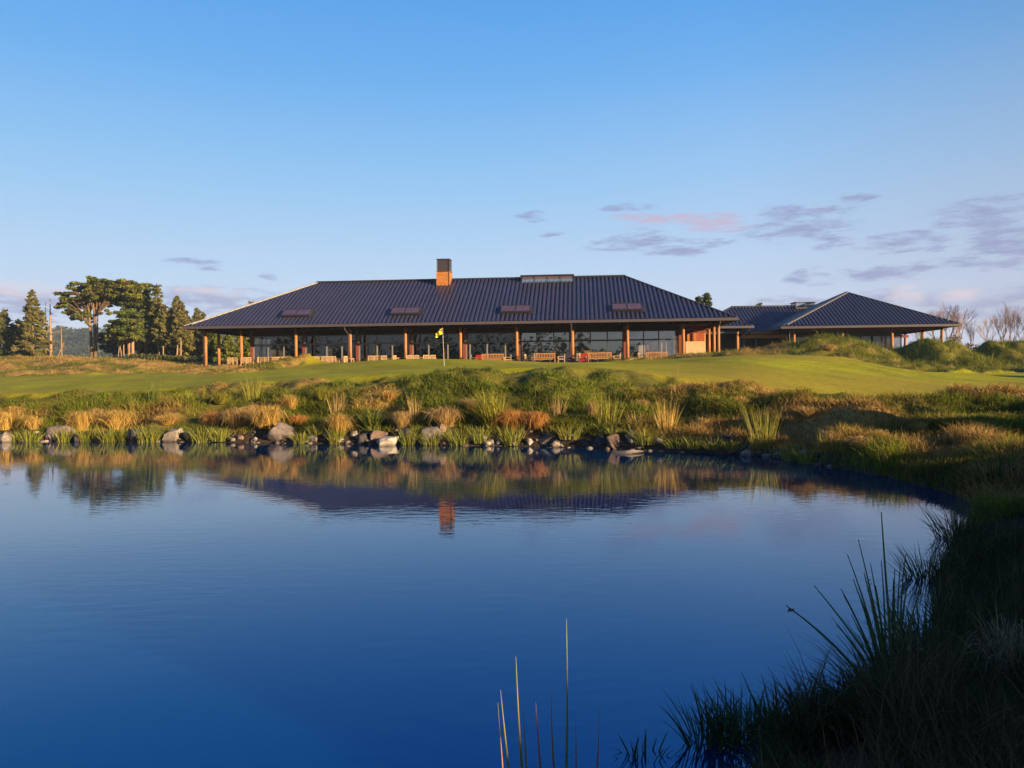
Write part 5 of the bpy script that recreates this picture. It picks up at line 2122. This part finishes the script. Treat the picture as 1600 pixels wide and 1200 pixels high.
BARE = [bare_mesh(3, 12, 1.0), bare_mesh(8, 12, .85), bare_mesh(21, 12, 1.15)]
BM_ = []
for b in BARE:
    tmp = b.build("limb", M["twig"])
    BM_.append(tmp.data)
    bpy.data.objects.remove(tmp)
G = "bare winter trees beyond the pavilion"
for px, top, Y, k, sc, lab in [
        (1462, 474, 138, 2, 1.0, "bare russet tree directly behind the pavilion's right eave tip"),
        (1482, 470, 142, 0, 1.1, "broad bare russet tree right of the pavilion's eave tip"),
        (1503, 478, 140, 1, .85, "bare tree right of the broad russet one"),
        (1522, 494, 146, 1, .8, "small pale bare tree in the gap between the two tall bare groups"),
        (1545, 488, 150, 2, .8, "slender bare tree left of the tall upright one"),
        (1566, 467, 140, 1, 1.0, "tall upright bare tree near the right edge, above the small dark mound"),
        (1578, 478, 143, 0, .8, "bare tree just right of the tall upright one"),
        (1598, 484, 138, 2, .8, "bare tree cut by the photo's right edge"),
        (1440, 490, 150, 1, .8, "bare tree low behind the pavilion's right slope")]:
    p = drop(px, 0, Y)
    h = at(px, top, Y).z - p.z
    root = empty("bare_tree", p, random.uniform(0, 6.28))
    tag(root, lab, "bare tree", G)
    o = bpy.data.objects.new("limb", BM_[k])
    COL.objects.link(o)
    o.parent = root
    zmax = max(v.co.z for v in BM_[k].vertices)
    s = h / zmax
    o.scale = (s * sc, s * sc, s)
# russet shrubs below them
G = "russet shrubs under the bare trees"
for i, (px, py, w, h, lab) in enumerate([
        (1492, 528, 40, 24, "russet shrub below the broad bare tree, right of the pavilion's last post"),
        (1522, 540, 36, 16, "low russet shrub right of the taller russet one"),
        (1592, 540, 26, 18, "russet shrub at the photo's right edge below the bare trees"),
        (1556, 544, 30, 10, "low brown shrub behind the small dark mound")]):
    Y = 118
    p = drop(px, 0, Y)
    t = at(px, py - h / 2, Y).z - p.z
    k = Y / 1200
    cen, rd = [], []
    for j in range(16):
        s = random.uniform(-1, 1)
        cen.append((s * w * k / 2, random.uniform(-1, 1), t * random.uniform(.15, .85) * (1 - .5 * s * s)))
        rd.append((.7, .7, .55))
    o = leaf_cloud("shrub", cen, rd, 70, .14, [(.20, .115, .06), (.16, .10, .05), (.11, .10, .04)], None, flat=.1)
    o.location = p
    tag(o, lab, "shrub", G)


# wooded hill far off, and the shelter belt behind the photographer (seen only in the glass)
def woodland(name, pts, hgt, wid, n, size, col):
    cen, rd = [], []
    for (x, y) in pts:
        z = gz(x, y)
        h = hgt * random.uniform(.6, 1.15)
        w = wid * random.uniform(.7, 1.2)
        cen.append((x, y, z + h * .5))
        rd.append((w, w, h * .55))
    o = leaf_cloud(name, cen, rd, n, size, col, None, flat=.2, out=.35)
    tag(o, kind='stuff')


pts = []
for _ in range(760):
    t = random.uniform(-.72, -.30)
    Y = random.uniform(560, 1250)
    pts.append((t * Y, Y))
woodland("far_woods", pts, 15, 9, 80, 2.2, [(.030, .042, .026), (.040, .05, .028), (.028, .038, .026)])
pts = [(x + random.uniform(-2, 2), -82 + random.uniform(-9, 9)) for x in np.arange(-130, -8, 2.6)]
woodland("shelter_belt", pts, 15, 3.0, 150, .7, [(.045, .055, .022), (.06, .065, .026)])
pts = [(x + random.uniform(-2, 2), -86 + random.uniform(-6, 6)) for x in np.arange(-8, 26, 3.4)]
woodland("shelter_belt", pts, 8, 3.0, 120, .6, [(.045, .055, .022), (.06, .065, .026)])
# ------------------------------------------------------------------ sky, sun
def sky():
    w = bpy.data.worlds.new("World")
    scene.world = w
    w.use_nodes = True
    nt = w.node_tree
    N, L = nt.nodes, nt.links
    bg = N["Background"]
    az = math.atan2(SUN.x, SUN.y)
    st = N.new("ShaderNodeTexSky")
    st.sky_type = 'NISHITA'
    st.sun_disc = False
    st.sun_elevation = rad(SUN_EL)
    st.sun_rotation = az
    st.air_density = 1.0
    st.dust_density = .6
    st.ozone_density = 2.0

    tc = N.new("ShaderNodeTexCoord")
    sp = N.new("ShaderNodeSeparateXYZ")
    L.new(tc.outputs["Generated"], sp.inputs[0])

    def math_(op, a, b=None, c=None, clamp=False):
        n = N.new("ShaderNodeMath")
        n.operation = op
        n.use_clamp = clamp
        for i, v in enumerate((a, b, c)):
            if v is None:
                continue
            if isinstance(v, (int, float)):
                n.inputs[i].default_value = v
            else:
                L.new(v, n.inputs[i])
        return n.outputs[0]

    def mix_(f, a, b):
        n = N.new("ShaderNodeMix")
        n.data_type = 'RGBA'
        if isinstance(f, (int, float)):
            n.inputs[0].default_value = f
        else:
            L.new(f, n.inputs[0])
        for k, v in ((6, a), (7, b)):
            if isinstance(v, tuple):
                n.inputs[k].default_value = (*v, 1)
            else:
                L.new(v, n.inputs[k])
        return n.outputs[2]

    el = math_('ARCSINE', sp.outputs[2])
    azm = math_('ARCTAN2', sp.outputs[0], sp.outputs[1])

    # the colour of the clear air by elevation, blended with the physical sky
    rp = N.new("ShaderNodeValToRGB")
    cr = rp.color_ramp
    e01 = math_('DIVIDE', el, rad(60), clamp=True)
    L.new(e01, rp.inputs[0])
    stops = SKY_STOPS
    while len(cr.elements) < len(stops):
        cr.elements.new(.5)
    for e, (p, c) in zip(cr.elements, stops):
        e.position = p / 60.0
        e.color = (*c, 1)
    nish = N.new("ShaderNodeVectorMath")
    nish.operation = 'SCALE'
    L.new(st.outputs[0], nish.inputs[0])
    nish.inputs[3].default_value = NISH
    # looking toward the low sun the physical sky takes over
    away = math_('DOT_PRODUCT', 0.0) if False else None
    dotn = N.new("ShaderNodeVectorMath")
    dotn.operation = 'DOT_PRODUCT'
    L.new(tc.outputs["Generated"], dotn.inputs[0])
    dotn.inputs[1].default_value = (SUN.x, SUN.y, 0)
    fs = N.new("ShaderNodeMapRange")
    fs.inputs["From Min"].default_value = -.3
    fs.inputs["From Max"].default_value = .7
    fs.inputs["To Min"].default_value = .96
    fs.inputs["To Max"].default_value = 0.15
    L.new(dotn.outputs["Value"], fs.inputs["Value"])
    # a slight violet cast toward the right of the view, away from the clear west
    sky_c = mix_(fs.outputs[0], nish.outputs[0], rp.outputs[0])
    vio = N.new("ShaderNodeMapRange")
    vio.inputs["From Min"].default_value = -.05
    vio.inputs["From Max"].default_value = .65
    L.new(azm, vio.inputs["Value"])
    vel = N.new("ShaderNodeMapRange")
    vel.inputs["From Min"].default_value = rad(24)
    vel.inputs["From Max"].default_value = rad(4)
    L.new(el, vel.inputs["Value"])
    sky_c = mix_(math_('MULTIPLY', math_('MULTIPLY', vio.outputs[0], vel.outputs[0]), .42), sky_c, (.58, .58, .79))

    # clouds: soft ragged banks placed by compass bearing and elevation
    cmb = N.new("ShaderNodeCombineXYZ")
    L.new(math_('MULTIPLY', azm, 1.0), cmb.inputs[0])
    L.new(math_('MULTIPLY', el, 4.6), cmb.inputs[1])
    nz = N.new("ShaderNodeTexNoise")
    nz.inputs["Scale"].default_value = 26
    nz.inputs["Detail"].default_value = 10
    nz.inputs["Roughness"].default_value = .68
    L.new(cmb.outputs[0], nz.inputs["Vector"])
    nf = nz.outputs["Fac"]
    n2 = N.new("ShaderNodeTexNoise")
    n2.inputs["Scale"].default_value = 9
    n2.inputs["Detail"].default_value = 4
    L.new(cmb.outputs[0], n2.inputs["Vector"])
    wob = math_('MULTIPLY', math_('SUBTRACT', n2.outputs["Fac"], .5), rad(1.6))
    elw = math_('ADD', el, wob)

    def bank(blobs, strength):
        acc = None
        for (cx, cy, rx, ry) in blobs:
            d = ray(cx, cy).normalized()
            a0, e0 = math.atan2(d.x, d.y), math.asin(d.z)
            ra, re = rx / 1200 * d.y ** 2 * 1.3, ry / 1200 * 1.6
            x = math_('DIVIDE', math_('SUBTRACT', azm, a0), ra)
            y = math_('DIVIDE', math_('SUBTRACT', elw, e0), re)
            q = math_('ADD', math_('MULTIPLY', x, x), math_('MULTIPLY', y, y))
            q = math_('SUBTRACT', 1.0, q)
            acc = q if acc is None else math_('MAXIMUM', acc, q)
        acc = math_('MAXIMUM', acc, -1.0)
        v = math_('ADD', math_('MULTIPLY', acc, .6), math_('MULTIPLY', math_('SUBTRACT', nf, .5), 3.2))
        n = N.new("ShaderNodeMapRange")
        n.interpolation_type = 'SMOOTHSTEP'
        n.inputs["From Min"].default_value = -.05
        n.inputs["From Max"].default_value = .88
        n.inputs["To Max"].default_value = strength
        L.new(v, n.inputs["Value"])
        return n.outputs[0]
    mauve = [(1250, 357, 80, 13), (1226, 332, 34, 8), (1290, 329, 45, 6), (1000, 384, 64, 12), (1062, 391, 38, 8), (1105, 379, 40, 5), (1420, 378, 68, 8),
             (1535, 328, 68, 12), (1575, 374, 66, 18), (1380, 426, 105, 8), (1345, 311, 28, 5), (1510, 412, 45, 9), (1585, 408, 34, 8), (1300, 381, 36, 5),
             (305, 413, 48, 5), (418, 432, 14, 4), (830, 338, 20, 5), (865, 364, 18, 4), (1245, 431, 18, 5), (980, 322, 40, 4), (1510, 350, 50, 5)]
    pink = [(1060, 342, 80, 9), (1110, 347, 55, 10), (990, 340, 30, 6)]
    low = [(20, 478, 90, 18), (75, 466, 60, 10), (340, 470, 110, 14), (1590, 484, 70, 22), (1240, 474, 70, 7), (1480, 478, 110, 16), (1385, 474, 50, 14), (290, 462, 50, 8)]
    cream = [(1418, 462, 26, 13), (40, 452, 70, 8), (1500, 462, 36, 9), (330, 458, 60, 5), (95, 458, 30, 6)]
    sky_c = mix_(bank(low, .8), sky_c, CLOUD_LOW)
    sky_c = mix_(bank(cream, .85), sky_c, CLOUD_CREAM)
    sky_c = mix_(bank(mauve, .8), sky_c, CLOUD_MAUVE)
    sky_c = mix_(bank(pink, .75), sky_c, CLOUD_PINK)
    L.new(sky_c, bg.inputs["Color"])
    bg.inputs["Strength"].default_value = 0.322

    sd = bpy.data.lights.new("sun", 'SUN')
    sd.energy = SUN_E
    sd.angle = rad(.53)
    sd.color = (1.0, .70, .38)
    so = bpy.data.objects.new("sun", sd)
    COL.objects.link(so)
    e = rad(SUN_EL)
    d = Vector((SUN.x * math.cos(e), SUN.y * math.cos(e), math.sin(e)))
    so.rotation_euler = (-d).to_track_quat('-Z', 'Y').to_euler()
    so.location = d * 100


SUN_E = 5.0
HAZE = .0002
NISH = .075
# linear colours of the clear sky, by degrees of elevation
SKY_STOPS = [(0, (.66, .70, .86)), (3.5, (.64, .73, .90)), (8, (.50, .69, .93)), (14, (.31, .59, .93)), (21, (.155, .45, .90)), (28, (.085, .35, .84)), (42, (.025, .15, .52)), (60, (.012, .08, .32))]
CLOUD_LOW = (.34, .36, .57)
CLOUD_CREAM = (.76, .66, .74)
CLOUD_MAUVE = (.29, .32, .55)
CLOUD_PINK = (.60, .44, .58)
sky()

scene.render.engine = 'CYCLES'
scene.cycles.max_bounces = 8
scene.cycles.transparent_max_bounces = 12
scene.cycles.use_denoising = True
scene.cycles.caustics_reflective = False
scene.cycles.caustics_refractive = False
scene.view_settings.view_transform = 'Standard'
scene.view_settings.look = 'None'
scene.view_settings.exposure = 1.63
scene.view_settings.gamma = 1.0
scene.view_settings.use_curve_mapping = False

if HAZE:
    mt, nt, N, L, b = new_mat("air")
    N.remove(b)
    pv = N.new("ShaderNodeVolumePrincipled")
    pv.inputs["Color"].default_value = (.50, .70, 1.0, 1)
    pv.inputs["Density"].default_value = HAZE
    pv.inputs["Anisotropy"].default_value = .0
    L.new(pv.outputs[0], N["Material Output"].inputs["Volume"])
    tag(MB().box(-1560, 1560, -1560, 1560, -3, 82).build("haze", mt), kind="stuff")
    scene.cycles.volume_bounces = 0
